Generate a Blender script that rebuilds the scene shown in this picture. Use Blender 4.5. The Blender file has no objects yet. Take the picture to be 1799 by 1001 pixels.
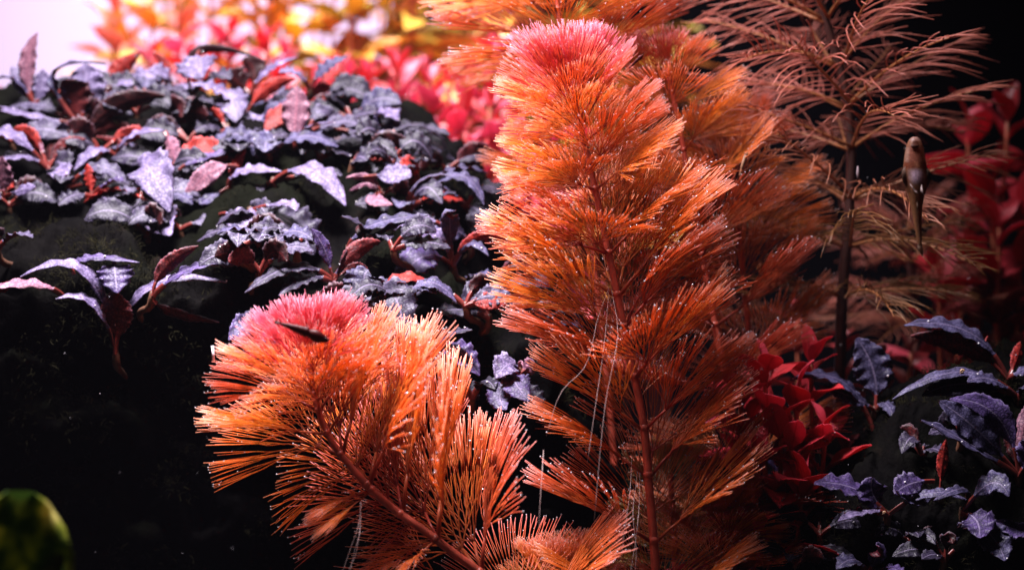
import bpy, bmesh, math, random
from mathutils import Vector, Matrix, noise, Quaternion
R = math.radians
cm = 0.01
SC = bpy.context.scene
COL = SC.collection

# ------------------------------------------------------------------ camera, world, lamps, exposure
cam_d = bpy.data.cameras.new('camera')
cam = bpy.data.objects.new('camera', cam_d); COL.objects.link(cam)
cam.location = (0, -60*cm, 14*cm); cam.rotation_euler = (R(90), 0, 0)
cam_d.sensor_width = 36; cam_d.lens = 77.14; cam_d.clip_start = 0.01; cam_d.clip_end = 50
cam_d.dof.use_dof = True; cam_d.dof.focus_distance = 60.3*cm; cam_d.dof.aperture_fstop = 10
SC.camera = cam

world = bpy.data.worlds.new('World'); SC.world = world; world.use_nodes = True
world.node_tree.nodes['Background'].inputs[0].default_value = (0.20, 0.16, 0.30, 1)
world.node_tree.nodes['Background'].inputs[1].default_value = 0.03

def area(name, loc, target, sx, sy, energy, color, spread):
    d = bpy.data.lights.new(name, 'AREA'); d.shape = 'RECTANGLE'; d.size = sx; d.size_y = sy
    d.energy = energy; d.color = color; d.spread = R(spread)
    o = bpy.data.objects.new(name, d); COL.objects.link(o); o.location = loc
    o.rotation_euler = (Vector(target)-Vector(loc)).to_track_quat('-Z', 'Y').to_euler()
    return o
area('tank_light_front', (-11*cm, -5*cm, 52*cm), (-6.5*cm, 0*cm, 12*cm), 16*cm, 8*cm, 2.9, (1, 0.92, 0.99), 76)
area('tank_light_back', (-12*cm, 31*cm, 54*cm), (-11*cm, 36*cm, 14*cm), 34*cm, 16*cm, 3.3, (1, 0.92, 1.0), 80)

SC.view_settings.view_transform = 'Standard'; SC.view_settings.look = 'None'
SC.view_settings.exposure = 0; SC.view_settings.gamma = 1
SC.render.engine = 'CYCLES'
SC.cycles.use_denoising = True
SC.cycles.max_bounces = 6; SC.cycles.diffuse_bounces = 3; SC.cycles.transmission_bounces = 4
SC.cycles.transparent_max_bounces = 6
SC.cycles.sample_clamp_indirect = 4
SC.cycles.caustics_reflective = False; SC.cycles.caustics_refractive = False

# ------------------------------------------------------------------ helpers
def P(px, py, Y=0.0):
    k = (60+Y)/60/64.25
    return Vector(((px-899.5)*k*cm, Y*cm, (14+(500.5-py)*k)*cm))

def link(o, parent=None, kind=None, label=None, cat=None, group=None):
    COL.objects.link(o)
    if parent is not None: o.parent = parent
    if kind: o['kind'] = kind
    if label: o['label'] = label
    if cat: o['category'] = cat
    if group: o['group'] = group
    return o

def empty(name, loc, label, cat, group=None):
    o = bpy.data.objects.new(name, None); o.location = loc; o.empty_display_size = 0.01
    return link(o, None, None, label, cat, group)

class MB:
    def __init__(s):
        s.v = []; s.f = []; s.mi = []; s.t = []; s.c = None
    def tube(s, pts, rad, n=4, t0=0.0, t1=1.0, mi=0, cap=True, squash=None):
        pts = [Vector(p) for p in pts]
        if not isinstance(rad, (list, tuple)): rad = [rad]*len(pts)
        b = len(s.v); m = len(pts)
        T0 = (pts[1]-pts[0]).normalized()
        up = Vector((0,0,1)) if abs(T0.z) < 0.9 else Vector((0,1,0))
        for i, p in enumerate(pts):
            T = (pts[min(i+1,m-1)]-pts[max(i-1,0)]).normalized()
            A = T.cross(up)
            if A.length < 1e-6: A = T.orthogonal()
            A.normalize(); B = A.cross(T)
            up = B
            for k in range(n):
                a = 2*math.pi*k/n
                s.v.append(p + (A*math.cos(a) + B*math.sin(a))*rad[i])
                s.t.append(t0+(t1-t0)*i/max(1,m-1))
        for i in range(m-1):
            for k in range(n):
                s.f.append((b+i*n+k, b+i*n+(k+1)%n, b+(i+1)*n+(k+1)%n, b+(i+1)*n+k)); s.mi.append(mi)
        if cap:
            s.f.append(tuple(b+(m-1)*n+k for k in range(n))); s.mi.append(mi)
            s.f.append(tuple(b+n-1-k for k in range(n))); s.mi.append(mi)
    def ball(s, c, r, mi=0, t=1.0, sub=1, scale=(1,1,1), rot=None):
        b = len(s.v)
        for q in ICO[sub][0]:
            p = Vector((q[0]*scale[0], q[1]*scale[1], q[2]*scale[2]))*r
            if rot is not None: p = rot @ p
            s.v.append(Vector(c)+p); s.t.append(t)
        for f in ICO[sub][1]:
            s.f.append(tuple(b+i for i in f)); s.mi.append(mi)
    def mesh(s, name, mats, smooth=True):
        me = bpy.data.meshes.new(name); me.from_pydata([tuple(v) for v in s.v], [], s.f)
        for m in mats:
            if m is not None: me.materials.append(m)
        if len(mats) > 1: me.polygons.foreach_set('material_index', s.mi)
        if smooth: me.polygons.foreach_set('use_smooth', [True]*len(s.f))
        a = me.attributes.new('t', 'FLOAT', 'POINT'); a.data.foreach_set('value', s.t)
        if s.c:
            ca = me.color_attributes.new('col', 'FLOAT_COLOR', 'POINT')
            ca.data.foreach_set('color', [x for c in s.c for x in (*c, 1.0)])
        me.update(); return me
    def build(s, name, mats, parent=None, **kw):
        if not isinstance(mats, (list, tuple)): mats = [mats]
        return link(bpy.data.objects.new(name, s.mesh(name, mats)), parent, **kw)

ICO = {}
for sub in (1, 2, 3):
    bm = bmesh.new(); bmesh.ops.create_icosphere(bm, subdivisions=sub, radius=1)
    bm.verts.ensure_lookup_table()
    ICO[sub] = ([tuple(v.co) for v in bm.verts], [tuple(v.index for v in f.verts) for f in bm.faces]); bm.free()

def spline(pts, n):
    """Catmull-Rom through pts, n samples"""
    pts = [Vector(p) for p in pts]
    q = [pts[0]*2-pts[1]] + pts + [pts[-1]*2-pts[-2]]
    out = []; m = len(pts)-1
    for i in range(n):
        u = i/(n-1)*m; k = min(int(u), m-1); f = u-k
        a, b, c, d = q[k], q[k+1], q[k+2], q[k+3]
        out.append(0.5*((2*b)+(c-a)*f+(2*a-5*b+4*c-d)*f*f+(3*b-a-3*c+d)*f**3))
    return out

# ------------------------------------------------------------------ materials
def newmat(name):
    m = bpy.data.materials.new(name); m.use_nodes = True
    nt = m.node_tree; nt.nodes.clear()
    return m, nt, nt.nodes, nt.links
def ramp(nodes, stops):
    r = nodes.new('ShaderNodeValToRGB'); e = r.color_ramp.elements
    while len(e) < len(stops): e.new(0.5)
    for k, (p, c) in enumerate(stops): e[k].position = p; e[k].color = (*c, 1)
    return r
def mixrgb(nt, mode, fac, a, b):
    n = nt.nodes.new('ShaderNodeMix'); n.data_type = 'RGBA'; n.blend_type = mode
    for sock, v in ((n.inputs[0], fac), (n.inputs[6], a), (n.inputs[7], b)):
        if hasattr(v, 'links'): nt.links.new(v, sock)
        elif isinstance(v, (int, float)): sock.default_value = v
        else: sock.default_value = (*v, 1)
    return n.outputs[2]
def thin_surface(nt, color, rough=0.35, spec=0.5, trans=0.4, trans_color=None, normal=None):
    """principled + translucent mix for leaves"""
    N, L = nt.nodes, nt.links
    p = N.new('ShaderNodeBsdfPrincipled'); p.inputs['Roughness'].default_value = rough
    p.inputs['Specular IOR Level'].default_value = spec
    t = N.new('ShaderNodeBsdfTranslucent'); mx = N.new('ShaderNodeMixShader'); mx.inputs[0].default_value = trans
    o = N.new('ShaderNodeOutputMaterial')
    if hasattr(color, 'links'): L.new(color, p.inputs['Base Color'])
    else: p.inputs['Base Color'].default_value = (*color, 1)
    tc = trans_color if trans_color is not None else color
    if hasattr(tc, 'links'): L.new(tc, t.inputs['Color'])
    else: t.inputs['Color'].default_value = (*tc, 1)
    if normal is not None: L.new(normal, p.inputs['Normal'])
    L.new(p.outputs[0], mx.inputs[1]); L.new(t.outputs[0], mx.inputs[2]); L.new(mx.outputs[0], o.inputs[0])
    return p
def attr(nt, name):
    a = nt.nodes.new('ShaderNodeAttribute'); a.attribute_name = name; return a
def objcolor(nt):
    n = nt.nodes.new('ShaderNodeObjectInfo'); return n
def texcoord(nt, which='Object'):
    return nt.nodes.new('ShaderNodeTexCoord').outputs[which]
def tex_noise(nt, vec, scale, detail=3, rough=0.55):
    n = nt.nodes.new('ShaderNodeTexNoise'); n.inputs['Scale'].default_value = scale
    n.inputs['Detail'].default_value = detail; n.inputs['Roughness'].default_value = rough
    nt.links.new(vec, n.inputs['Vector']); return n.outputs['Fac']

def mat_filament():
    """feathery leaf: object colour R = how pink the young leaf is, G = how dark red, B = how green"""
    m, nt, N, L = newmat('feathery_leaf')
    t = attr(nt, 't').outputs['Fac']
    rb = ramp(N, [(0.0, (0.42, 0.07, 0.035)), (0.25, (0.68, 0.16, 0.03)), (0.55, (0.86, 0.245, 0.028)), (0.85, (0.86, 0.225, 0.055)), (1.0, (0.90, 0.38, 0.30))])
    rp = ramp(N, [(0.0, (0.55, 0.08, 0.06)), (0.4, (0.80, 0.10, 0.10)), (0.8, (0.85, 0.13, 0.20)), (1.0, (0.88, 0.30, 0.42))])
    rd = ramp(N, [(0.0, (0.22, 0.035, 0.02)), (0.5, (0.52, 0.105, 0.03)), (1.0, (0.55, 0.12, 0.07))])
    rg = ramp(N, [(0.0, (0.20, 0.10, 0.03)), (0.5, (0.20, 0.17, 0.03)), (1.0, (0.30, 0.16, 0.05))])
    for r in (rb, rp, rd, rg): L.new(t, r.inputs[0])
    oi = objcolor(nt); sep = N.new('ShaderNodeSeparateColor'); L.new(oi.outputs['Color'], sep.inputs[0])
    c = mixrgb(nt, 'MIX', sep.outputs[0], rb.outputs[0], rp.outputs[0])
    c = mixrgb(nt, 'MIX', sep.outputs[1], c, rd.outputs[0])
    c = mixrgb(nt, 'MIX', sep.outputs[2], c, rg.outputs[0])
    hv = N.new('ShaderNodeHueSaturation')
    mr = N.new('ShaderNodeMapRange'); L.new(oi.outputs['Random'], mr.inputs[0]); mr.inputs[3].default_value = 0.8; mr.inputs[4].default_value = 1.1
    L.new(mr.outputs[0], hv.inputs['Value']); L.new(c, hv.inputs['Color'])
    mr2 = N.new('ShaderNodeMapRange'); L.new(oi.outputs['Random'], mr2.inputs[0]); mr2.inputs[3].default_value = 0.488; mr2.inputs[4].default_value = 0.512
    L.new(mr2.outputs[0], hv.inputs['Hue'])
    tcol = mixrgb(nt, 'MULTIPLY', 1.0, hv.outputs[0], (1.08, 1.5, 1.1))
    thin_surface(nt, hv.outputs[0], 0.35, 0.35, 0.52, tcol)
    return m

def mat_simple(name, color, rough=0.5, spec=0.5, var=0.3, scale=300, bump=0.0, trans=0.0, trans_color=None):
    m, nt, N, L = newmat(name)
    v = texcoord(nt)
    f = tex_noise(nt, v, scale, 4)
    c0 = tuple(max(0, x*(1-var)) for x in color); c1 = tuple(min(1, x*(1+var)) for x in color)
    r = ramp(N, [(0.3, c0), (0.7, c1)]); L.new(f, r.inputs[0])
    nrm = None
    if bump:
        b = N.new('ShaderNodeBump'); b.inputs['Strength'].default_value = bump; b.inputs['Distance'].default_value = 0.001
        L.new(f, b.inputs['Height']); nrm = b.outputs[0]
    if trans: thin_surface(nt, r.outputs[0], rough, spec, trans, trans_color, nrm)
    else:
        p = N.new('ShaderNodeBsdfPrincipled'); o = N.new('ShaderNodeOutputMaterial')
        p.inputs['Roughness'].default_value = rough; p.inputs['Specular IOR Level'].default_value = spec
        L.new(r.outputs[0], p.inputs['Base Color'])
        if nrm: L.new(nrm, p.inputs['Normal'])
        L.new(p.outputs[0], o.inputs[0])
    return m

def mat_buce(name, stops, midrib, cell=9.0, rough=0.5, spec=0.22, trans=0.06, speckle=0.35):
    """leathery leaf with reticulate veins and pale iridescent speckles; UV is in cm"""
    m, nt, N, L = newmat(name)
    uv = texcoord(nt, 'UV')
    f = tex_noise(nt, uv, 3.0, 4)
    vo = N.new('ShaderNodeTexVoronoi'); vo.feature = 'DISTANCE_TO_EDGE'; vo.inputs['Scale'].default_value = cell
    L.new(uv, vo.inputs['Vector'])
    r = ramp(N, stops); L.new(f, r.inputs[0])
    vr = ramp(N, [(0.0, (0, 0, 0)), (0.2, (1, 1, 1))]); L.new(vo.outputs['Distance'], vr.inputs[0])
    oi = objcolor(nt)
    c = mixrgb(nt, 'MULTIPLY', 1.0, r.outputs[0], oi.outputs['Color'])
    dark = mixrgb(nt, 'MULTIPLY', 1.0, c, (0.30, 0.27, 0.38))
    c2 = mixrgb(nt, 'MIX', vr.outputs[0], dark, c)
    # fine speckles
    fs = tex_noise(nt, uv, 26.0, 2, 0.6)
    sr = ramp(N, [(0.54, (0, 0, 0)), (0.68, (speckle*0.8,)*3)]); L.new(fs, sr.inputs[0])
    lite = mixrgb(nt, 'ADD', 1.0, c, (0.10, 0.09, 0.12))
    c3 = mixrgb(nt, 'MIX', sr.outputs[0], c2, lite)
    # midrib from attribute t = |v|
    t = attr(nt, 't').outputs['Fac']
    mr = ramp(N, [(0.0, (1, 1, 1)), (0.07, (0, 0, 0))]); L.new(t, mr.inputs[0])
    c4 = mixrgb(nt, 'MIX', mr.outputs[0], c3, midrib)
    er = ramp(N, [(0.86, (0, 0, 0)), (1.0, (0.55,)*3)]); L.new(t, er.inputs[0])      # paler margin: bright edge highlights put into the colour
    c4 = mixrgb(nt, 'MIX', er.outputs[0], c4, lite)
    b = N.new('ShaderNodeBump'); b.inputs['Strength'].default_value = 0.25; b.inputs['Distance'].default_value = 0.0003
    L.new(vr.outputs[0], b.inputs['Height'])
    thin_surface(nt, c4, rough, spec, trans, None, b.outputs[0])
    return m

def mat_stemleaf():
    """soft stem-plant leaf: colour from the object colour, pale veins"""
    m, nt, N, L = newmat('stem_plant_leaf')
    oi = objcolor(nt); t = attr(nt, 't').outputs['Fac']
    f = tex_noise(nt, texcoord(nt), 160, 3)
    r = ramp(N, [(0.3, (0.7,)*3), (0.7, (1.1,)*3)]); L.new(f, r.inputs[0])
    c = mixrgb(nt, 'MULTIPLY', 1.0, oi.outputs['Color'], r.outputs[0])
    mr = ramp(N, [(0.0, (1, 1, 1)), (0.12, (0, 0, 0))]); L.new(t, mr.inputs[0])
    c = mixrgb(nt, 'MIX', mr.outputs[0], c, mixrgb(nt, 'MULTIPLY', 1.0, c, (0.75, 0.5, 0.5)))
    thin_surface(nt, c, 0.4, 0.4, 0.45)
    return m

def mat_bubble():
    m, nt, N, L = newmat('air_bubble')
    p = N.new('ShaderNodeBsdfPrincipled'); o = N.new('ShaderNodeOutputMaterial')
    p.inputs['Base Color'].default_value = (0.85, 0.80, 0.85, 1); p.inputs['Roughness'].default_value = 0.08
    p.inputs['Specular IOR Level'].default_value = 1.0; p.inputs['IOR'].default_value = 1.6
    p.inputs['Transmission Weight'].default_value = 0.35
    L.new(p.outputs[0], o.inputs[0]); return m

def mat_vcol(name, rough=0.45, spec=0.25, trans=0.4):
    m, nt, N, L = newmat(name)
    c = attr(nt, 'col').outputs['Color']
    f = tex_noise(nt, texcoord(nt), 2500, 3)
    r = ramp(N, [(0.35, (0.6,)*3), (0.65, (1.1,)*3)]); L.new(f, r.inputs[0])
    thin_surface(nt, mixrgb(nt, 'MULTIPLY', 1.0, c, r.outputs[0]), rough, spec, trans)
    return m

def mat_rock():
    m, nt, N, L = newmat('mossy_dark_rock')
    v = texcoord(nt)
    f = tex_noise(nt, v, 60, 8, 0.65); g = tex_noise(nt, v, 25, 5)
    r = ramp(N, [(0.38, (0.0006, 0.0005, 0.0006)), (0.6, (0.002, 0.0016, 0.0015)), (0.75, (0.010, 0.006, 0.004))]); L.new(f, r.inputs[0])
    mossy = ramp(N, [(0.5, (0, 0, 0)), (0.62, (1, 1, 1))]); L.new(g, mossy.inputs[0])
    c = mixrgb(nt, 'MIX', mossy.outputs[0], r.outputs[0], (0.002, 0.0023, 0.001))
    b = N.new('ShaderNodeBump'); b.inputs['Strength'].default_value = 0.9; b.inputs['Distance'].default_value = 0.003
    L.new(f, b.inputs['Height'])
    p = N.new('ShaderNodeBsdfPrincipled'); o = N.new('ShaderNodeOutputMaterial')
    p.inputs['Roughness'].default_value = 0.8; p.inputs['Specular IOR Level'].default_value = 0.02
    L.new(c, p.inputs['Base Color']); L.new(b.outputs[0], p.inputs['Normal']); L.new(p.outputs[0], o.inputs[0])
    return m

M = {}
M['fil'] = mat_filament()
M['fstem'] = mat_simple('feathery_stem', (0.42, 0.07, 0.04), 0.4, 0.5, 0.35, 250, 0.2, trans=0.15)
M['bubble'] = mat_bubble()
M['root'] = mat_simple('hair_root', (0.55, 0.40, 0.38), 0.4, 0.5, 0.2, 200, trans=0.3)
M['btop'] = mat_buce('plum_leaf_top', [(0.28, (0.022, 0.016, 0.034)), (0.5, (0.055, 0.045, 0.082)), (0.75, (0.125, 0.108, 0.170))], (0.15, 0.12, 0.20))
M['bbot'] = mat_buce('plum_leaf_underside', [(0.25, (0.06, 0.009, 0.012)), (0.55, (0.14, 0.018, 0.018)), (0.8, (0.22, 0.03, 0.025))], (0.10, 0.012, 0.012), trans=0.25, speckle=0.12)
M['bred'] = mat_buce('young_red_leaf', [(0.25, (0.24, 0.018, 0.014)), (0.55, (0.40, 0.032, 0.022)), (0.8, (0.52, 0.06, 0.035))], (0.35, 0.02, 0.02), trans=0.35, speckle=0.1)
M['bpink'] = mat_buce('pink_leaf', [(0.25, (0.20, 0.07, 0.11)), (0.55, (0.32, 0.14, 0.19)), (0.8, (0.44, 0.25, 0.30))], (0.3, 0.1, 0.14), trans=0.25, speckle=0.3)
M['bpet'] = mat_simple('leaf_stalk', (0.13, 0.02, 0.016), 0.35, 0.5, 0.4, 250)
M['rhiz'] = mat_simple('rhizome', (0.07, 0.028, 0.014), 0.55, 0.4, 0.5, 220, 0.4)
M['sleaf'] = mat_stemleaf()
M['sstem'] = mat_simple('soft_stem', (0.45, 0.12, 0.06), 0.5, 0.4, 0.3, 150)
def mat_comb():
    m, nt, N, L = newmat('comb_leaf'); f = tex_noise(nt, texcoord(nt), 4, 3)
    r = ramp(N, [(0.3, (0.38, 0.12, 0.06)), (0.7, (0.64, 0.26, 0.18))]); L.new(f, r.inputs[0])
    c = mixrgb(nt, 'MULTIPLY', 1.0, r.outputs[0], objcolor(nt).outputs['Color'])
    thin_surface(nt, c, 0.4, 0.4, 0.3); return m
M['mleaf'] = mat_comb()
M['mrib'] = mat_simple('comb_leaf_rib', (0.42, 0.16, 0.06), 0.4, 0.4, 0.35, 60, trans=0.2)
M['mstem'] = mat_simple('comb_stem', (0.05, 0.018, 0.014), 0.5, 0.4, 0.4, 120)
M['rock'] = mat_rock()
M['moss'] = mat_simple('moss', (0.010, 0.009, 0.0035), 0.8, 0.05, 0.8, 90)
M['sand'] = mat_simple('dark_soil', (0.015, 0.012, 0.010), 0.9, 0.2, 0.5, 350, 0.8)
M['blackwall'] = mat_simple('unlit_back_black', (0.0015, 0.0015, 0.002), 0.8, 0.0, 0.2, 20)  # black put in for the backdrop's fall-off into darkness
M['palewall'] = mat_simple('frosted_pale_panel', (0.56, 0.48, 0.68), 0.8, 0.1, 0.02, 8)
M['creature'] = mat_vcol('creature_skin', trans=0.5)
M['fin'] = mat_vcol('clear_fin', 0.3, 0.5, 0.6)
M['eye'] = mat_simple('eye_black', (0.01, 0.008, 0.008), 0.1, 0.6, 0.1, 100)
def mat_green():
    m, nt, N, L = newmat('variegated_green_leaf')
    f = tex_noise(nt, texcoord(nt), 110, 2)
    r = ramp(N, [(0.38, (0.04, 0.08, 0.01)), (0.48, (0.22, 0.24, 0.025)), (0.58, (0.55, 0.48, 0.14))]); L.new(f, r.inputs[0])
    thin_surface(nt, r.outputs[0], 0.35, 0.4, 0.4); return m
M['green'] = mat_green()
M['shell'] = mat_simple('snail_shell', (0.42, 0.26, 0.15), 0.3, 0.5, 0.4, 500)
M['speck'] = mat_simple('water_speck', (0.6, 0.55, 0.6), 0.5, 0.4, 0.1, 100)

# ------------------------------------------------------------------ the setting: soil, back wall
def plane(name, x0, x1, y0, y1, nx, ny, fz, mat, **kw):
    mb = MB()
    for j in range(ny+1):
        for i in range(nx+1):
            x = x0+(x1-x0)*i/nx; y = y0+(y1-y0)*j/ny
            mb.v.append((x*cm, y*cm, fz(x, y)*cm)); mb.t.append(0)
    for j in range(ny):
        for i in range(nx):
            a = j*(nx+1)+i; mb.f.append((a, a+1, a+nx+2, a+nx+1)); mb.mi.append(0)
    return mb.build(name, mat, None, **kw)
plane('tank_soil', -60, 60, -58, 50, 120, 108, lambda x, y: 0.35*noise.noise((x*0.35, y*0.35, 0))+0.12*noise.noise((x*1.7, y*1.7, 3)), M['sand'], kind='structure')
def wallbox(name, x0, x1, y0, y1, z0, z1, mat):
    mb = MB(); v = [(x*cm, y*cm, z*cm) for z in (z0, z1) for y in (y0, y1) for x in (x0, x1)]
    mb.v = v; mb.t = [0]*8; mb.f = [(0,2,3,1),(4,5,7,6),(0,1,5,4),(2,6,7,3),(0,4,6,2),(1,3,7,5)]; mb.mi = [0]*6
    o = link(bpy.data.objects.new(name, mb.mesh(name, [mat], False)), kind='structure'); return o
wallbox('back_wall', -60, 60, 50, 51, -1, 60, M['blackwall'])
wallbox('backdrop_panel', -59, -6, 48.6, 49.2, -0.5, 58, M['palewall'])

# ------------------------------------------------------------------ rocks
def depth_of(py):            # the left mound's planted slope: picture row -> distance (cm)
    return 4.0+(450-py)/320*7.5
def mound(name, x0, x1, prof, top_scale, label, seed, nx=190, ns=170, amp=0.8):
    """prof: (Y, Z) cm profile from the front foot over the top to the back foot"""
    rnd = spline([Vector((0, a, b)) for a, b in prof], ns)
    mb = MB()
    for i in range(nx+1):
        u = i/nx; x = x0+(x1-x0)*u
        k = top_scale(x)
        for j, p in enumerate(rnd):
            y, z = p.y, max(-0.8, p.z*k)
            q = Vector((x*0.33, y*0.33, z*0.33+seed))
            d = noise.fractal(q, 1.0, 2.0, 4)*amp*1.6
            d2 = noise.noise(q*4)*amp*0.4+abs(noise.noise(q*9))*amp*0.4+abs(noise.noise(q*23))*amp*0.25
            s = j/(ns-1); nrm = Vector((0, -math.cos(s*math.pi), math.sin(s*math.pi)))
            e = min(1, 6*u, 6*(1-u))
            y = 14+(y-14)*(0.35+0.65*e) if seed < 5 else y
            pos = Vector((x, y, z))+nrm*(d+d2)+Vector((noise.noise(q*2)*0.5, 0, 0))
            mb.v.append(pos*cm); mb.t.append(0)
    for i in range(nx):
        for j in range(ns-1):
            a = i*ns+j; mb.f.append((a, a+ns, a+ns+1, a+1)); mb.mi.append(0)
    mb.f.append(tuple(range(ns))); mb.mi.append(0)
    mb.f.append(tuple(range(nx*ns+ns-1, nx*ns-1, -1))); mb.mi.append(0)
    o = mb.build(name, M['rock'], None, label=label, cat='rock')
    return o, mb
def zc(py, Y): return 14+(500.5-py)*(60+Y)/60/64.25
prof = [(8.5, -0.6), (7.0, 2), (5.8, 6), (4.9, 10), (3.9, 12.9), (4.0, zc(450, 4)-0.6), (5.6, zc(380, 5.6)-0.7), (7.8, zc(280, 7.8)-0.7), (10, zc(185, 10)-0.6), (12.5, zc(150, 12.5)-0.5), (17, 18), (21, 12), (22, -0.6)]
def ts_left(x):
    if x < -4: return 1
    if x < 3: return 1-0.42*(x+4)/7*(0.5+0.5*(x+4)/7)
    return 0.58-0.5*(x-3)/3
rock_l, rl_mb = mound('planted_rock', -24, 6, prof, ts_left, 'large black rock mound covered in plum coloured rosette plants', 1.0)
prof2 = [(-1, -0.6), (0.2, 3), (1.0, 6), (1.8, 8.2), (3.5, 10.0), (6, 10.8), (9, 9.5), (11, 5), (12, -0.6)]
def ts_right(x):
    return max(0.05, min(1, 0.55+0.45*(x-7)/4) if x < 11 else 1.0+0.02*(x-11)) if x > 6 else 0.55*max(0.02, (x-4)/2)
rock_r, rr_mb = mound('side_rock', 4.2, 20, prof2, ts_right, 'smaller black mossy rock carrying a few plum rosette plants beside red stems', 9.0, amp=0.6)

def moss(parent, mb, n, seed, name='moss'):
    rg = random.Random(seed); out = MB()
    fs = mb.f
    cand = [f for f in fs if len(f) == 4]
    for _ in range(n):
        f = rg.choice(cand)
        c = sum((Vector(mb.v[i]) for i in f), Vector())/4
        nn = (Vector(mb.v[f[1]])-Vector(mb.v[f[0]])).cross(Vector(mb.v[f[3]])-Vector(mb.v[f[0]])).normalized()
        if noise.noise(c*60+Vector((seed, 0, 0))) < 0.02: continue
        for _k in range(5):
            d = (nn+Vector((rg.gauss(0, .6), rg.gauss(0, .6), rg.gauss(0.2, .6)))).normalized()
            l = rg.uniform(0.10, 0.28)*cm
            p1 = c+Vector((rg.gauss(0, .12), rg.gauss(0, .12), rg.gauss(0, .08)))*cm
            p2 = p1+d*l*0.6; p3 = p2+(d+Vector((rg.gauss(0, .5), rg.gauss(0, .5), -0.3))).normalized()*l*0.5
            out.tube([p1, p2, p3], [0.012*cm, 0.010*cm, 0.005*cm], 3, cap=False)
    o = out.build(name, M['moss'], parent, kind='stuff'); return o
moss(rock_l, rl_mb, 15000, 3); moss(rock_r, rr_mb, 8000, 5)

# ------------------------------------------------------------------ feathery fan-leaved plants
def fan_leaf_mesh(seed, half=62, groups=6, depth=4, droop=-0.10, cup=0.10, zj=0.024):
    rg = random.Random(seed); mb = MB(); bub = MB()
    pet = 0.2
    def pos(r, th, dz):
        x = pet+(1-pet)*r*math.cos(th)*1.0
        y = (1-pet)*r*math.sin(th)
        z = 0.10*r + droop*r*r + cup*r*abs(th)**1.5 + dz*r
        return Vector((x, y, z))
    rs = [0.0, 0.13, 0.26, 0.40, 0.55]
    mb.tube([(0, 0, -0.01), (pet*0.5, 0, 0.0), (pet, 0, 0)], [0.013, 0.0105, 0.010], 4, 0.0, 0.08)
    H = R(half)
    ntip = groups*2**depth
    def rec(level, i0, i1, r0, th0, dz0, rad):
        mid = (i0+i1)/2
        th = -H+2*H*(mid/ntip)+rg.gauss(0, 0.006)
        dz = dz0+rg.gauss(0, zj*(0.6 if level < 2 else 0.8))
        if i1-i0 <= 1:
            L = 1.0+rg.uniform(-0.05, 0.04)-0.10*(abs(th)/H)**3
            bend = rg.gauss(0, 0.018); n = 5
            pts = []
            for k in range(n):
                f = k/(n-1); r = r0+(L-r0)*f
                pts.append(pos(r, th0+(th-th0)*min(1, f*2.2)+bend*f*f, dz0+(dz-dz0)*f))
            mb.tube(pts, [0.0027, 0.0028, 0.0029, 0.0030, 0.0023], 3, r0, L)
            if rg.random() < 0.28:
                bub.ball(pts[-1]+Vector((0, 0, 0.003)), rg.uniform(0.003, 0.0055))
            if rg.random() < 0.40:
                k = rg.randint(1, 3); f = rg.random()
                bub.ball(pts[k].lerp(pts[k+1], f)+Vector((rg.uniform(-.004, .004), rg.uniform(-.004, .004), 0.008)), rg.uniform(0.0028, 0.0058))
            return
        r1 = rs[min(level+1, 4)]+rg.uniform(-0.03, 0.03)
        p0 = pos(r0, th0, dz0); p1 = pos(r1, th, dz)
        mb.tube([p0, (p0+p1)/2+Vector((0, 0, rg.gauss(0, 0.004))), p1], [rad, rad*0.9, rad*0.85], 3, r0, r1, cap=False)
        h = (i0+i1)//2
        rec(level+1, i0, h, r1, th, dz, rad*0.85); rec(level+1, h, i1, r1, th, dz, rad*0.85)
    g = 2**depth
    for q in range(groups): rec(0, q*g, q*g+g, 0.0, 0.0, 0.0, 0.0066)
    return mb.mesh('feathery_leaf', [M['fil']]), bub.mesh('bubbles', [M['bubble']])
FAN = [fan_leaf_mesh(10+i, half=(66, 72, 60, 68, 62, 74)[i], groups=(6, 7, 6, 6, 6, 7)[i], droop=(-0.06, -0.11, 0.0, -0.15, -0.03, -0.09)[i], cup=(0.03, 0.0, 0.05, -0.04, 0.04, -0.02)[i]) for i in range(6)]
FANUP = [fan_leaf_mesh(40+i, half=(46, 50, 42)[i], groups=7, droop=(0.0, -0.08, -0.05)[i], cup=0.12, zj=0.045) for i in range(3)]

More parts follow.
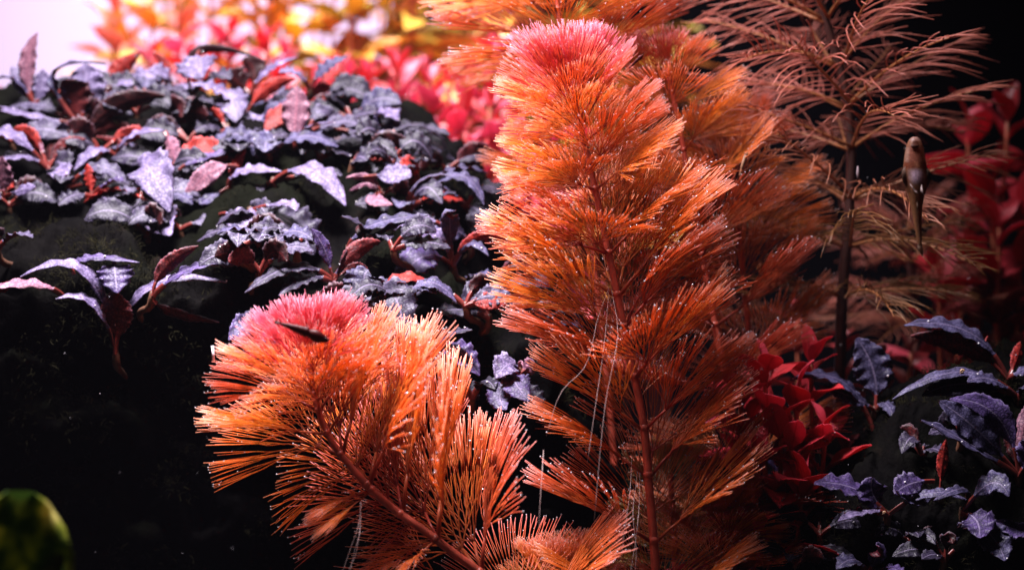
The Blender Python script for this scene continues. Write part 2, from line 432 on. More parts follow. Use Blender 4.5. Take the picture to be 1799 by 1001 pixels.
def feathery(name, stem, nodes, label, group, seed, srad=0.13, green=0.0):
    """stem: list of world points bottom->top; nodes: (s 0..1 along stem, reach cm, pitch deg, pink, darkred, leaf count)"""
    rg = random.Random(seed)
    path = spline(stem, 60)
    base = path[0].copy()
    root = empty(name, base, label, 'plant', group)
    m = MB(); rad = [(srad*(1-0.45*i/59))*cm for i in range(60)]
    loc = [p-base for p in path]
    m.tube(loc, rad, 10)
    for (s, *_r) in nodes:
        i = s*59; k = min(58, int(i)); p = loc[k].lerp(loc[k+1], i-k)
        m.ball(p, rad[k]*1.25, sub=2)
    m.build('stem', M['fstem'], root)
    phase = rg.uniform(0, 6.28)
    for ni, (s, reach, pitch, pink, dark, cnt) in enumerate(nodes):
        i = s*59; k = min(58, int(i)); p = loc[k].lerp(loc[k+1], i-k)
        T = (loc[min(59, k+2)]-loc[max(0, k-2)]).normalized()
        A = T.cross(Vector((0, 1, 0))).normalized()*-1 if abs(T.y) < 0.9 else T.orthogonal().normalized()
        if A.x < 0: A = -A
        B = T.cross(A)
        if B.y < 0: B = -B                       # azimuth 0 = right side of the stem, 90 = away behind it
        if isinstance(cnt, int):
            phase += math.pi/cnt+rg.uniform(-0.15, 0.15)
            azs = [phase+2*math.pi*q/cnt+rg.uniform(-0.12, 0.12) for q in range(cnt)]
        else: azs = [R(a+rg.uniform(-8, 8)) for a in cnt]
        for az in azs:
            out = A*math.cos(az)+B*math.sin(az)
            pt = R(pitch+rg.uniform(-7, 7)+(10*math.sin(az) if not isinstance(cnt, int) else 0))
            X = (out*math.cos(pt)+T*math.sin(pt)).normalized()
            Z = (T*math.cos(pt)-out*math.sin(pt)).normalized()
            Y = Z.cross(X)
            tw = R(rg.uniform(-14, 14))
            Y2 = Y*math.cos(tw)+Z*math.sin(tw); Z2 = X.cross(Y2)
            sc = reach*cm*rg.uniform(0.93, 1.07)
            lm, bm_ = rg.choice(FANUP if pitch > 48 else FAN)
            o = bpy.data.objects.new('leaf', lm); link(o, root)
            mat = Matrix((X, Y2, Z2)).transposed().to_4x4()
            o.matrix_local = Matrix.Translation(p+out*rad[k]*0.6) @ mat @ Matrix.Scale(sc, 4)
            o.color = (max(0, min(1, pink+rg.uniform(-0.1, 0.1))), max(0, min(1, dark+rg.uniform(-0.12, 0.12))), green, 1)
            b = bpy.data.objects.new('bubbles', bm_); link(b, o, 'stuff')
    return root, loc, base

def px_path(pts): return [P(*p) for p in pts]

def down_to_soil(p, dx=0.0):   # continue a stem below the frame into the soil
    return Vector((p.x+dx*cm, p.y, -0.6*cm))

# main upright stem
st = px_path([(1152, 1001, 0), (1140, 850, 0), (1130, 740, 0), (1110, 640, 0), (1085, 520, 0), (1060, 400, 0), (1034, 280, 0), (1012, 190, 0), (1004, 152, 0)])
st = [down_to_soil(st[0], 0.4)]+st
def at_row(path, py, Y=0):
    z = P(0, py, Y).z; pp = spline(path, 60)
    return min(range(60), key=lambda i: abs(pp[i].z-z))/59
nd = []
for py, reach, pitch, pink, dark, cnt in [  # dark grows down the stem: self-shadow put into the leaf colour
    (1070, 3.7, 36, 0, 0.5, [170, 10, 90]), (945, 3.9, 40, 0, 0.4, [195, -15, 90]), (838, 4.1, 40, 0, 0.25, [175, 5, 75]), (745, 3.9, 40, 0.0, 0.12, [200, -20, 105]), (655, 4.1, 36, 0.0, 0.05, [172, 8, -62, 90]),
    (580, 4.1, 38, 0.0, 0.0, [195, -12, 50, 110]), (510, 4.2, 38, 0.0, 0.0, [172, 8, 60, 110]), (442, 3.6, 34, 0.0, 0.02, [195, -12, 65, -120]), (385, 3.2, 30, 0.0, 0.05, [175, 5, 92]), (335, 3.0, 28, 0.0, 0.05, [200, -20, 70, -125]),
    (290, 2.8, 28, 0.05, 0.05, [175, 0, 90, -55]), (252, 2.55, 26, 0.15, 0.0, 3), (222, 2.45, 36, 0.35, 0.0, 4), (203, 2.6, 48, 0.7, 0.0, 3), (188, 2.45, 57, 0.95, 0.0, 3), (177, 2.2, 66, 1.0, 0, 3), (168, 1.9, 74, 1.0, 0, 3), (160, 1.6, 82, 1.0, 0, 3)]:
    nd.append((at_row(st, py), reach, pitch, pink, dark, cnt))
main, main_loc, main_base = feathery('feathery_plant', st, nd, 'tall upright orange feathery water plant with domed pink crown', 'feathery orange plants', 4)

# leaning plant in front
sl = px_path([(1010, 1240, -1.0), (900, 1060, -1.5), (770, 950, -1.8), (690, 892, -1.8), (630, 835, -1.8), (583, 775, -1.8), (556, 710, -1.8), (545, 655, -1.8), (545, 622, -1.8)])
sl = [down_to_soil(sl[0], 0.8)]+sl
def at_px(path, px, py, Y):
    p = P(px, py, Y); pp = spline(path, 60)
    return min(range(60), key=lambda i: (pp[i]-p).length)/59
nl = []
for px, py, reach, pitch, pink, dark, cnt in [
    (960, 1130, 4.2, 30, 0.1, 0.2, [0, 90, 180]), (850, 1015, 4.6, 26, 0.25, 0.0, [5, 50, 90, 170]), (772, 951, 4.9, 24, 0.3, 0.0, [-12, 25, 70]), (762, 946, 2.3, 10, 0.3, 0.0, [180, 150, -150]), (700, 900, 4.8, 25, 0.2, 0.0, [12, 50, 95]), (643, 848, 4.6, 26, 0.12, 0.0, [-12, 40, 85]), (655, 858, 2.0, 10, 0.1, 0.0, [178, 150]), (600, 798, 4.2, 28, 0.05, 0.0, [12, 65, 120]),
    (575, 758, 3.3, 34, 0.05, 0.0, [185, -15, 60]), (560, 720, 3.1, 34, 0.1, 0, [10, 75, 165, -80]), (552, 692, 2.8, 34, 0.3, 0, 4), (547, 673, 2.6, 44, 0.65, 0, 4), (545, 660, 2.45, 54, 0.95, 0, 3), (545, 648, 2.15, 63, 1, 0, 3), (545, 639, 1.85, 72, 1, 0, 3), (545, 631, 1.5, 82, 1, 0, 3)]:
    nl.append((at_px(sl, px, py, -1.8), reach, pitch, pink, dark, cnt))
lean, lean_loc, lean_base = feathery('feathery_plant', sl, nl, 'bright orange feathery plant leaning over in front of the black rock', 'feathery orange plants', 12)

# taller one behind, cut by the upper frame
sb = px_path([(1090, 1001, 6.5), (1060, 600, 6.5), (1010, 200, 6.5), (985, 60, 6.5), (975, -80, 6.5)])
sb = [down_to_soil(sb[0])]+sb
nb = [(at_row(sb, py, 6.5), r, pi_, pk, dk, 3) for py, r, pi_, pk, dk in [(330, 3.6, 20, 0, .4), (130, 4.2, 12, 0.0, 0.35), (70, 4.3, 14, 0.1, 0.3), (20, 4.2, 16, .15, .2), (-30, 4.0, 28, .3, .1), (-60, 3.4, 50, .7, 0)]]
feathery('feathery_plant', sb, nb, 'feathery plant standing behind and taller than the pink crowned one', 'feathery orange plants', 23)

# reddish one behind on the dark side
sr_ = px_path([(1330, 1001, 5), (1300, 800, 5), (1262, 600, 5), (1225, 400, 5), (1195, 230, 5), (1172, 120, 5)])
sr_ = [down_to_soil(sr_[0])]+sr_
nr = [(at_row(sr_, py, 5), r, pi_, pk, dk, 3) for py, r, pi_, pk, dk in [(930, 3.6, 24, 0, .9), (810, 3.7, 24, 0, .9), (690, 3.6, 24, 0, .85), (570, 3.7, 24, .0, .85), (440, 3.5, 26, .0, .75), (350, 3.2, 24, 0, .6), (270, 2.9, 24, 0.0, .5), (200, 2.5, 34, .1, .35), (165, 2.1, 46, .3, .25), (140, 1.7, 60, .5, .1), (128, 1.2, 74, .6, .1)]]
feathery('feathery_plant', sr_, nr, 'dark red feathery plant half hidden behind the tall pink crowned one', 'feathery orange plants', 31)

so = px_path([(1330, 1001, 8), (1325, 700, 8), (1305, 480, 8), (1290, 330, 8), (1280, 250, 8)]); so = [down_to_soil(so[0])]+so
feathery('feathery_plant', so, [(at_row(so, py, 8), r, pi_, pk, dk, 3) for py, r, pi_, pk, dk in [(620, 3.4, 34, 0, .6), (520, 3.4, 34, 0, .5), (440, 3.3, 32, 0, .4), (370, 3.2, 32, 0, .35), (310, 2.9, 38, 0, .3), (280, 2.3, 52, .05, .3), (265, 1.7, 70, .1, .2)]], 'soft orange feathery plant filling the gap before the comb leaved plant', 'feathery orange plants', 57)
# short ones at the foot
s5 = px_path([(985, 1120, 1.0), (985, 1050, 1.0), (985, 1010, 1.0)]); s5 = [down_to_soil(s5[0])]+s5
feathery('feathery_plant', s5, [(at_row(s5, py, 1.0), r, pi_, .1, .35, 3) for py, r, pi_ in [(1110, 2.6, 25), (1075, 2.4, 35), (1045, 2.0, 50), (1025, 1.6, 62), (1015, 1.1, 78)]], 'short feathery shoot just rising between the leaning plant and the tall one', 'feathery orange plants', 37)
s6 = px_path([(1245, 1150, 2.0), (1255, 1050, 2.0), (1262, 960, 2.0), (1265, 905, 2.0)]); s6 = [down_to_soil(s6[0])]+s6
feathery('feathery_plant', s6, [(at_row(s6, py, 2.0), r, pi_, 0.0, .55, 3) for py, r, pi_ in [(1080, 2.8, 24), (1010, 2.7, 28), (960, 2.4, 38), (930, 1.9, 52), (915, 1.3, 70)]], 'short dull orange feathery shoot at the foot of the side rock', 'feathery orange plants', 41)
s7 = px_path([(1190, 1100, 3.2), (1185, 950, 3.2), (1180, 870, 3.2), (1178, 830, 3.2)]); s7 = [down_to_soil(s7[0])]+s7
feathery('feathery_plant', s7, [(at_row(s7, py, 3.2), r, pi_, 0.0, .3, 3) for py, r, pi_ in [(1000, 2.4, 24), (930, 2.2, 28), (880, 2.0, 38), (850, 1.5, 56), (838, 1.0, 74)]], 'small olive green feathery shoot hidden behind the tall stem', 'feathery orange plants', 43, green=0.8)

# hair roots hanging from the stems
def roots(root, base, strands, r=0.0055):
    for pts in strands:
        m = MB(); q = [p-base for p in spline(px_path(pts), 16)]
        m.tube(q, [r*cm]*15+[r*0.6*cm], 5); m.build('hair_root', M['root'], root)
roots(main, main_base, [
    [(1070, 505, -0.3), (1050, 560, -1.9), (1030, 640, -2.5), (985, 690, -2.6), (960, 765, -2.6)],
    [(1070, 507, -0.3), (1062, 600, -2.2), (1048, 700, -2.9), (1032, 812, -3.0)],
    [(1074, 508, -0.3), (1085, 590, -2.2), (1062, 720, -3.1), (1044, 915, -3.1)],
    [(1110, 800, -0.3), (1107, 860, -2.0), (1098, 930, -2.3), (1090, 985, -2.3)],
    [(1124, 830, -0.3), (1122, 900, -2.0), (1115, 960, -2.3), (1105, 1020, -2.4)],
    [(1120, 828, -0.3), (1112, 900, -1.8), (1118, 970, -2.2), (1110, 1050, -2.3)]])
roots(lean, lean_base, [
    [(633, 880, -2.0), (630, 920, -3.2), (615, 965, -3.4), (598, 1015, -3.4)],
    [(634, 880, -2.0), (633, 930, -3.2), (622, 970, -3.4), (612, 1020, -3.4)],
    [(635, 882, -2.0), (632, 930, -3.3), (624, 975, -3.5), (604, 1018, -3.5)],
    [(955, 790, -3.0), (951, 850, -3.6), (948, 900, -3.8), (947, 935, -3.8)]])

# ------------------------------------------------------------------ comb-leaved plants
def comb_leaf_mesh(seed, n=13, arch=-0.22):
    rg = random.Random(seed); mb = MB()
    def rp(u): return Vector((u, 0.03*math.sin(u*3+seed), 0.18*u+arch*u*u))
    mb.tube([rp(i/10) for i in range(11)], [0.0125*(1-0.65*i/10) for i in range(11)], 5, mi=1)
    for i in range(n):
        u = 0.16+0.80*i/(n-1)
        for sd in (-1, 1):
            l = (0.43*math.sin(math.pi*min(1, 0.25+0.72*(i+1)/n))**0.7+0.05)*rg.uniform(0.85, 1.1)
            ang = R(58-22*u+rg.uniform(-6, 6)); p = rp(u+sd*0.012)
            d = Vector((math.cos(ang), sd*math.sin(ang), rg.uniform(-0.05, 0.15))).normalized()
            curl = Vector((0.25, -sd*0.22, -0.75*rg.uniform(0.2, 1.2)))
            pts = [p+d*l*f+curl*l*f*f*0.75 for f in (0, .25, .5, .75, 1)]
            mb.tube(pts, [0.0044, 0.0044, 0.0042, 0.0038, 0.0026], 4)
    return mb.mesh('comb_leaf', [M['mleaf'], M['mrib']])
COMB = [comb_leaf_mesh(i, 12+i % 2, (-0.25, -0.38, -0.12, -0.5)[i]) for i in range(4)]
def comb_plant(stem, nodes, label, seed, srad=0.2):
    rg = random.Random(seed); path = spline(stem, 50); base = path[0].copy()
    root = empty('comb_leaved_plant', base, label, 'plant', 'comb leaved plants on the dark side')
    loc = [p-base for p in path]
    m = MB(); m.tube(loc, [srad*(1-0.4*i/49)*cm for i in range(50)], 9); m.build('stem', M['mstem'], root)
    ph = 0.4
    for s, L, pitch, cnt in nodes:
        i = s*49; k = min(48, int(i)); p = loc[k].lerp(loc[k+1], i-k)
        T = (loc[min(49, k+2)]-loc[max(0, k-2)]).normalized(); A = T.orthogonal().normalized(); B = T.cross(A)
        ph += 0.62
        for q in range(cnt):
            az = ph+2*math.pi*q/cnt+rg.uniform(-.15, .15); out = A*math.cos(az)+B*math.sin(az)
            pt = R(pitch+rg.uniform(-8, 8)); X = (out*math.cos(pt)+T*math.sin(pt)).normalized()
            Z = (T*math.cos(pt)-out*math.sin(pt)).normalized(); tw = R(rg.uniform(-35, 35)); Y = Z.cross(X)
            Y2 = Y*math.cos(tw)+Z*math.sin(tw); Z2 = X.cross(Y2)
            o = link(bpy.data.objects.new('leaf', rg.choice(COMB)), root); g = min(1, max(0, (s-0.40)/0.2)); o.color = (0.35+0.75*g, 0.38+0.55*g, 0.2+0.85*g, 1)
            o.matrix_local = Matrix.Translation(p) @ Matrix((X, Y2, Z2)).transposed().to_4x4() @ Matrix.Scale(L*cm*rg.uniform(.92, 1.08), 4)
sm = px_path([(1470, 1001, 8), (1478, 560, 8), (1490, 400, 8), (1495, 250, 8), (1478, 130, 8), (1440, 0, 8), (1425, -90, 8)])
sm = [down_to_soil(sm[0])]+sm
comb_plant(sm, [(at_row(sm, py, 8), L, pi_, 6) for py, L, pi_ in [(520, 4.0, 14), (430, 4.3, 12), (345, 4.6, 14), (265, 4.7, 18), (185, 4.6, 20), (110, 4.5, 24), (40, 4.3, 28), (-20, 3.8, 38), (-60, 3.0, 55)]], 'brownish pink water plant with comb like leaves beside the upright fish', 3)
sm2 = px_path([(1600, 1001, 15), (1610, 600, 15), (1600, 480, 15), (1590, 400, 15)]); sm2 = [down_to_soil(sm2[0])]+sm2
comb_plant(sm2, [(at_row(sm2, py, 15), L, pi_, 5) for py, L, pi_ in [(580, 3.6, 14), (520, 3.6, 18), (460, 3.2, 26), (415, 2.4, 48)]], 'low dim comb leaved plant far behind the fish', 7, 0.15)

# ------------------------------------------------------------------ plum coloured rosette plants
def strip_leaf(p0, p1, p2, w, hint, seed, pet=0.22, ruffle=0.085, cup=0.07, serr=0.12, n=52, m=4, pw=0.8):
    rg = random.Random(seed); ctl = p1*2-(p0+p2)*0.5
    cs = [p0*(1-s)**2+ctl*2*s*(1-s)+p2*s*s for s in [i/n for i in range(n+1)]]
    L = sum((cs[i+1]-cs[i]).length for i in range(n)); w *= 1.0
    cols = [k/m for k in range(-m, m+1)]; nc = len(cols)
    ph1, ph2 = rg.uniform(0, 6.3), rg.uniform(0, 6.3); fr = rg.uniform(24, 40)
    v = []; t = []; uv = []
    top = []; bot = []
    for i, c in enumerate(cs):
        s = i/n
        T = (cs[min(i+1, n)]-cs[max(i-1, 0)]).normalized()
        N = hint-T*hint.dot(T)
        if N.length < 1e-4: N = T.orthogonal()
        N.normalize(); S = T.cross(N)
        b = max(0.0, (s-pet)/(1-pet))
        f = (math.sin(math.pi*min(1, b**0.86*0.99))**pw) if b > 0 else 0
        hw = max(w*0.5*f, min(0.07*cm, w*0.12)*(1-0.3*s) if s < 0.97 else 0.0)
        rt, rb = [], []
        for k, q in enumerate(cols):
            ph = ph1 if q < 0 else ph2
            edge = abs(q)
            e = 1+(serr*(noise.noise((s*30, q*2, seed*1.7))+0.5*math.sin(s*95+ph)) if edge > 0.9 else 0)
            off = (ruffle*math.sin(fr*s+ph+0.8*noise.noise((s*5, seed, 0)))*edge**2.5 + cup*edge*edge)*w*f
            pos = c+S*(q*hw*e)+N*off
            th = (0.012+0.02*(1-edge))*cm + (0.06*cm*(1-edge**2) if b <= 0 else 0.03*cm*max(0, 1-edge*5)*(1-b))
            if edge > 0.99:
                rt.append(len(v)); rb.append(len(v)); v.append(pos); t.append(edge); uv.append((s*L/cm+seed*3.1, q*hw/cm))
            else:
                rt.append(len(v)); v.append(pos+N*th); t.append(edge); uv.append((s*L/cm+seed*3.1, q*hw/cm))
                rb.append(len(v)); v.append(pos-N*th); t.append(edge); uv.append((s*L/cm+seed*3.1, q*hw/cm))
        top.append(rt); bot.append(rb)
    f = []; mi = []
    for i in range(n):
        mt = 2 if (i+0.5)/n < pet else 0; mbm = 2 if mt == 2 else 1
        for k in range(nc-1):
            f.append((top[i][k], top[i][k+1], top[i+1][k+1], top[i+1][k])); mi.append(mt)
            f.append((bot[i][k], bot[i+1][k], bot[i+1][k+1], bot[i][k+1])); mi.append(mbm)
    return v, f, mi, t, uv
HINT = {'f': Vector((0, -0.85, 0.5)), 'u': Vector((0, -0.5, 0.85)), 'b': Vector((0.1, 0.9, 0.35)), 'e': Vector((0.05, -0.2, 1)), 'l': Vector((-0.6, -0.6, 0.6)), 'r': Vector((0.6, -0.6, 0.6))}
TINT = {'': (1, 1, 1), 'L': (2.4, 2.25, 2.35), 'V': (0.85, 0.62, 1.15), 'B': (0.82, 0.85, 1.05), 'D': (0.40, 0.36, 0.44), 'P': (1, 1, 1), 'R': (1, 1, 1), 'K': (0.26, 0.24, 0.28)}  # L lightens, D and K darken: light and shade put into the tint
LSEED = [0]
BUBBLE_SPOTS = []
def add_leaf(root, base, p0, p1, p2, w, hint, tint, pet=0.22, **kw):
    LSEED[0] += 1; sd = LSEED[0]; rg = random.Random(sd)
    v, f, mi, t, uv = strip_leaf(p0-base, p1-base, p2-base, w, hint, sd, pet, **kw)
    me = bpy.data.meshes.new('leaf'); me.from_pydata([tuple(a) for a in v], [], f)
    mats = [M['btop'], M['bbot'], M['bpet']]
    if 'R' in tint: mats = [M['bred'], M['bred'], M['bpet']]
    if 'P' in tint: mats = [M['bpink'], M['bpink'], M['bpet']]
    for a in mats: me.materials.append(a)
    me.polygons.foreach_set('material_index', mi); me.polygons.foreach_set('use_smooth', [True]*len(f))
    me.attributes.new('t', 'FLOAT', 'POINT').data.foreach_set('value', t)
    ul = me.uv_layers.new(name='UVMap'); flat = []
    for lp in me.loops: flat += uv[lp.vertex_index]
    ul.data.foreach_set('uv', flat); me.update()
    o = link(bpy.data.objects.new('leaf', me), root)
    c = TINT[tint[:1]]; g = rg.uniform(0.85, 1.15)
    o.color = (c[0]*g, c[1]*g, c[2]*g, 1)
    for _ in range(rg.choice((0, 0, 0, 1, 1, 2))):
        BUBBLE_SPOTS.append((Vector(v[rg.randrange(len(v)//3, len(v))])+base, rg.uniform(0.014, 0.034)*cm))
    return o
def rhizome(root, base, rg, down=0.8):
    m = MB(); a = rg.uniform(-0.6, 0.6)
    m.tube(spline([Vector((0, 0, 0.15*cm)), Vector((0.2*a*cm, 0.15*cm, -0.3*cm)), Vector((a*cm, 0.6*cm, -down*0.6*cm)), Vector((a*1.2*cm, 1.9*cm, -down*cm))], 8), [0.07*cm, 0.11*cm, 0.12*cm, 0.11*cm, 0.1*cm, 0.09*cm, 0.08*cm, 0.06*cm], 7)
    m.build('rhizome', M['rhiz'], root)
RG_B = random.Random(77)
from mathutils.bvhtree import BVHTree
ROCKS = [BVHTree.FromPolygons([Vector(a) for a in q.v], [f for f in q.f if len(f) == 4]) for q in (rl_mb, rr_mb)]
CAMLOC = Vector(cam.location)
def seat(px, py, Y):
    """distance of the rock surface a plant grows from, along its line of sight"""
    d = (P(px, py, Y)-CAMLOC).normalized(); best = None
    for t in ROCKS:
        h = t.ray_cast(CAMLOC, d)
        if h[0] is not None and (best is None or h[3] < best[1]): best = (h[0].y/cm, h[3])
    if best is None: return Y-(4 if px < 1000 else 0)
    return max(Y-6, min(Y+5, best[0]-(0.15 if py < 430 or px > 1000 else 1.3)))
TRACED = []
def rosette(bx, by, Y, leaves, label, group, name='rosette_plant', down=0.8):
    Y = seat(bx, by, Y); base = P(bx, by, Y); root = empty(name, base, label, 'plant', group)
    rhizome(root, base, RG_B, down)
    if group in (GL, GR): TRACED.append((bx, by, label))
    k = (60+Y)/60/64.25*cm
    for lf in leaves:
        x1, y1, x2, y2, w, kind = lf[:6]; tint = lf[6] if len(lf) > 6 else ''
        d = lf[7] if len(lf) > 7 else {'f': -0.9, 'u': -0.8, 'b': 0.5, 'e': -0.3, 'l': -0.6, 'r': -0.6}[kind]
        x0, y0 = (lf[8], lf[9]) if len(lf) > 9 else (bx, by)
        hint = HINT[kind]+Vector((RG_B.uniform(-.15, .15), RG_B.uniform(-.1, .1), RG_B.uniform(-.1, .1)))
        add_leaf(root, base, P(x0, y0, Y) if (x0, y0) != (bx, by) else base.copy(), P(x1, y1, Y+d*0.45), P(x2, y2, Y+d), w*k*(1.32 if x0 < 1000 else 1.12), hint, tint)
        
    return root
GL = 'rosette plants on the large rock'; GR = 'rosette plants on the side rock'
D = depth_of
rosette(62, 190, 15, [(48, 120, 66, 58, 24, 'f', 'P', 0.2), (28, 142, -8, 140, 20, 'e', 'B'), (42, 150, 20, 118, 26, 'f', 'L', 0.3), (72, 155, 76, 122, 26, 'f', 'L', 0.2), (45, 200, 0, 188, 22, 'u', 'L')], 'rosette with one upright pink leaf at the rock top before the pale backdrop', GL)
rosette(140, 222, 13.5, [(130, 180, 108, 142, 60, 'b', '', 0.2), (150, 165, 150, 112, 60, 'f', 'L', 0.4), (95, 130, 185, 112, 22, 'e', 'B', -0.4), (60, 205, 0, 195, 20, 'u', 'L'), (165, 190, 195, 150, 40, 'b', 'D')], 'rosette with a broad maroon leaf turned away on the rock top', GL)
rosette(178, 152, 15.5, [(205, 125, 247, 92, 24, 'b', 'R', 0.4), (200, 145, 235, 150, 30, 'u', 'L'), (165, 135, 150, 120, 25, 'f', 'L')], 'rosette with a long bright red leaf pointing up beside the pale backdrop', GL)
rosette(300, 150, 14.5, [(292, 118, 268, 92, 13, 'b', 'R', 0.3), (262, 135, 205, 160, 40, 'u', 'L'), (290, 130, 262, 128, 30, 'f', 'L'), (320, 160, 330, 190, 34, 'f', 'L')], 'rosette with a thin red spike leaf before the blurred pink plants', GL)
rosette(338, 165, 14.5, [(345, 92, 450, 100, 13, 'b', 'K', 0.2), (345, 112, 355, 138, 56, 'f', 'L', -1.0, 350, 92), (375, 135, 405, 140, 40, 'u', 'D'), (355, 140, 372, 128, 30, 'b', 'R')], 'rosette with a dark arched leaf over a pale drooping one', GL)
rosette(440, 165, 14.2, [(447, 125, 425, 106, 34, 'b', 'K', 0.3), (470, 125, 520, 102, 18, 'u', 'L', -0.2), (420, 145, 398, 128, 40, 'b', 'K'), (478, 150, 490, 165, 30, 'u', 'L')], 'rosette of nearly black leaves against the pink stems', GL)
rosette(432, 205, 12.8, [(465, 160, 520, 138, 20, 'b', 'R', 0.1), (395, 165, 335, 148, 40, 'u', 'L', -0.6), (405, 175, 414, 215, 44, 'f', 'L', -1.0, 380, 155), (455, 212, 446, 244, 62, 'f', 'L', -1.4, 470, 205), (410, 190, 368, 182, 26, 'b', 'D')], 'rosette with a glossy red blade crossing a broad lavender leaf', GL)
rosette(515, 262, 12.2, [(520, 205, 522, 152, 40, 'f', 'P', 0.3), (540, 225, 605, 216, 16, 'e', 'L'), (490, 240, 455, 262, 22, 'u', 'D'), (545, 250, 570, 270, 24, 'u', 'D')], 'rosette with a single spoon shaped pale pink leaf on a red stalk', GL)
rosette(545, 155, 15.5, [(570, 122, 610, 100, 28, 'u', 'B', 0), (520, 130, 490, 128, 26, 'u', 'L'), (560, 160, 600, 165, 26, 'b', 'R')], 'rosette with a flat blue grey leaf among the red stems', GL)
rosette(398, 225, 12.0, [(385, 205, 366, 192, 16, 'b', 'R'), (350, 240, 330, 205, 12, 'b', 'D'), (430, 235, 460, 225, 24, 'u', 'D')], 'small rosette with an orange red leaf in the dark hollow', GL)
rosette(142, 258, 11.8, [(195, 190, 290, 168, 30, 'b', 'K', 0.1), (185, 225, 245, 232, 20, 'b', ''), (110, 240, 95, 222, 36, 'b', 'D'), (120, 250, 110, 215, 44, 'f', 'D'), (150, 240, 185, 238, 22, 'b', '')], 'rosette with a long scalloped dark leaf edged in light', GL)
rosette(85, 300, 10.3, [(72, 262, 70, 242, 8, 'b', 'P', 0.2), (90, 262, 92, 225, 40, 'b', 'D'), (20, 238, -40, 248, 34, 'u', 'L'), (40, 275, -15, 290, 28, 'u', 'L'), (105, 300, 98, 318, 34, 'f', 'L', -1.2), (55, 240, 15, 238, 22, 'b', 'R'), (110, 262, 150, 245, 22, 'b', '')], 'large rosette with pale arching leaves and pink stalks at the rock corner', GL)
rosette(205, 278, 11.0, [(230, 240, 290, 230, 20, 'u', 'L'), (215, 262, 170, 240, 20, 'b', ''), (170, 265, 130, 300, 24, 'u', 'L'), (300, 255, 312, 292, 24, 'b', 'P', -0.5, 290, 232), (225, 282, 260, 272, 24, 'u', 'D')], 'rosette with a lavender blade folding into a pink underside', GL)
rosette(8, 345, 9.2, [(4, 315, 4, 275, 34, 'f', 'P', -0.3), (20, 325, 28, 328, 12, 'b', 'R'), (40, 335, 62, 330, 18, 'f', 'L'), (-10, 330, -30, 325, 20, 'b', 'R')], 'rosette with a round pink leaf at the rock edge', GL)
rosette(162, 345, 8.9, [(158, 318, 153, 288, 18, 'b', 'R', 0.1), (130, 345, 104, 362, 30, 'u', 'D'), (195, 318, 215, 320, 18, 'u', 'V'), (185, 350, 190, 370, 26, 'f', 'D')], 'rosette with an upright saw edged red leaf above the dark cliff', GL)
rosette(248, 330, 9.3, [(258, 292, 298, 372, 62, 'f', 'L', -1.6), (225, 335, 205, 345, 26, 'u', ''), (240, 360, 205, 372, 34, 'f', 'D', -1.0), (272, 372, 300, 414, 56, 'f', 'L', -2.0, 285, 345), (262, 310, 300, 300, 22, 'u', 'L')], 'rosette with a broad bright silvery leaf hanging down', GL)
rosette(402, 330, 9.0, [(372, 302, 322, 352, 28, 'r', 'P', -0.5, 418, 294), (412, 295, 432, 262, 15, 'b', 'R', 0.1), (425, 302, 495, 302, 26, 'u', 'L', -0.7), (350, 280, 420, 262, 20, 'u', 'V', 0.3, 315, 300), (368, 350, 355, 360, 20, 'f', 'B')], 'rosette with a vivid orange red leaf above a pink strap leaf', GL)
rosette(480, 320, 8.6, [(545, 300, 607, 362, 40, 'u', 'L', -1.6), (500, 340, 545, 345, 20, 'b', 'R'), (450, 335, 420, 360, 24, 'u', 'D'), (560, 305, 600, 310, 26, 'u', 'D')], 'rosette with a long pale wavy leaf sparkling with bubbles', GL)
rosette(438, 372, 7.2, [(505, 390, 550, 448, 74, 'u', 'D', -0.6), (420, 385, 470, 430, 44, 'f', 'L', -1.6, 388, 378), (500, 358, 520, 372, 20, 'u', 'L')], 'rosette with a big dull leaf over a small bright ragged one', GL)
rosette(585, 495, 5.6, [(570, 440, 546, 402, 20, 'f', 'V', -0.2), (620, 445, 668, 424, 24, 'b', ''), (600, 465, 610, 440, 10, 'e', 'D'), (520, 470, 430, 515, 30, 'u', 'D'), (540, 490, 490, 520, 34, 'u', 'D'), (620, 470, 650, 480, 14, 'b', '')], 'rosette with a narrow upright mauve leaf above the leaning orange plant', GL)
rosette(612, 440, 7.4, [(650, 400, 752, 378, 36, 'u', 'B', -0.4), (700, 395, 745, 400, 26, 'u', 'L'), (640, 405, 600, 380, 26, 'u', 'D')], 'rosette with one long horizontal bluish leaf with a curled edge', GL)
rosette(592, 228, 12.2, [(660, 250, 738, 308, 78, 'f', 'V', -0.8), (570, 225, 540, 240, 24, 'u', 'D'), (630, 205, 660, 200, 40, 'u', 'D')], 'rosette with a big violet leaf with a dark midrib', GL)
rosette(655, 228, 13.0, [(670, 192, 700, 212, 46, 'u', 'L', -0.4), (720, 228, 800, 285, 38, 'u', 'D', -0.5), (690, 240, 760, 262, 30, 'u', 'L'), (740, 225, 790, 238, 24, 'u', 'D')], 'rosette of dusky lavender leaves beside the pink stems', GL)
rosette(672, 340, 9.6, [(650, 315, 608, 312, 12, 'b', 'P', 0), (690, 308, 722, 312, 34, 'f', 'L', -0.6, 640, 312), (655, 350, 690, 360, 22, 'f', 'P'), (650, 330, 615, 335, 14, 'b', 'P'), (700, 330, 690, 350, 30, 'b', 'K')], 'rosette with thin pink curling stalks and a pale folded leaf', GL)
rosette(715, 365, 8.8, [(745, 315, 810, 312, 12, 'e', ''), (800, 310, 850, 360, 24, 'u', 'B'), (770, 345, 800, 340, 20, 'u', 'D'), (740, 380, 760, 392, 30, 'u', 'D')], 'rosette with a bare curved stalk leaning towards the orange plant', GL)
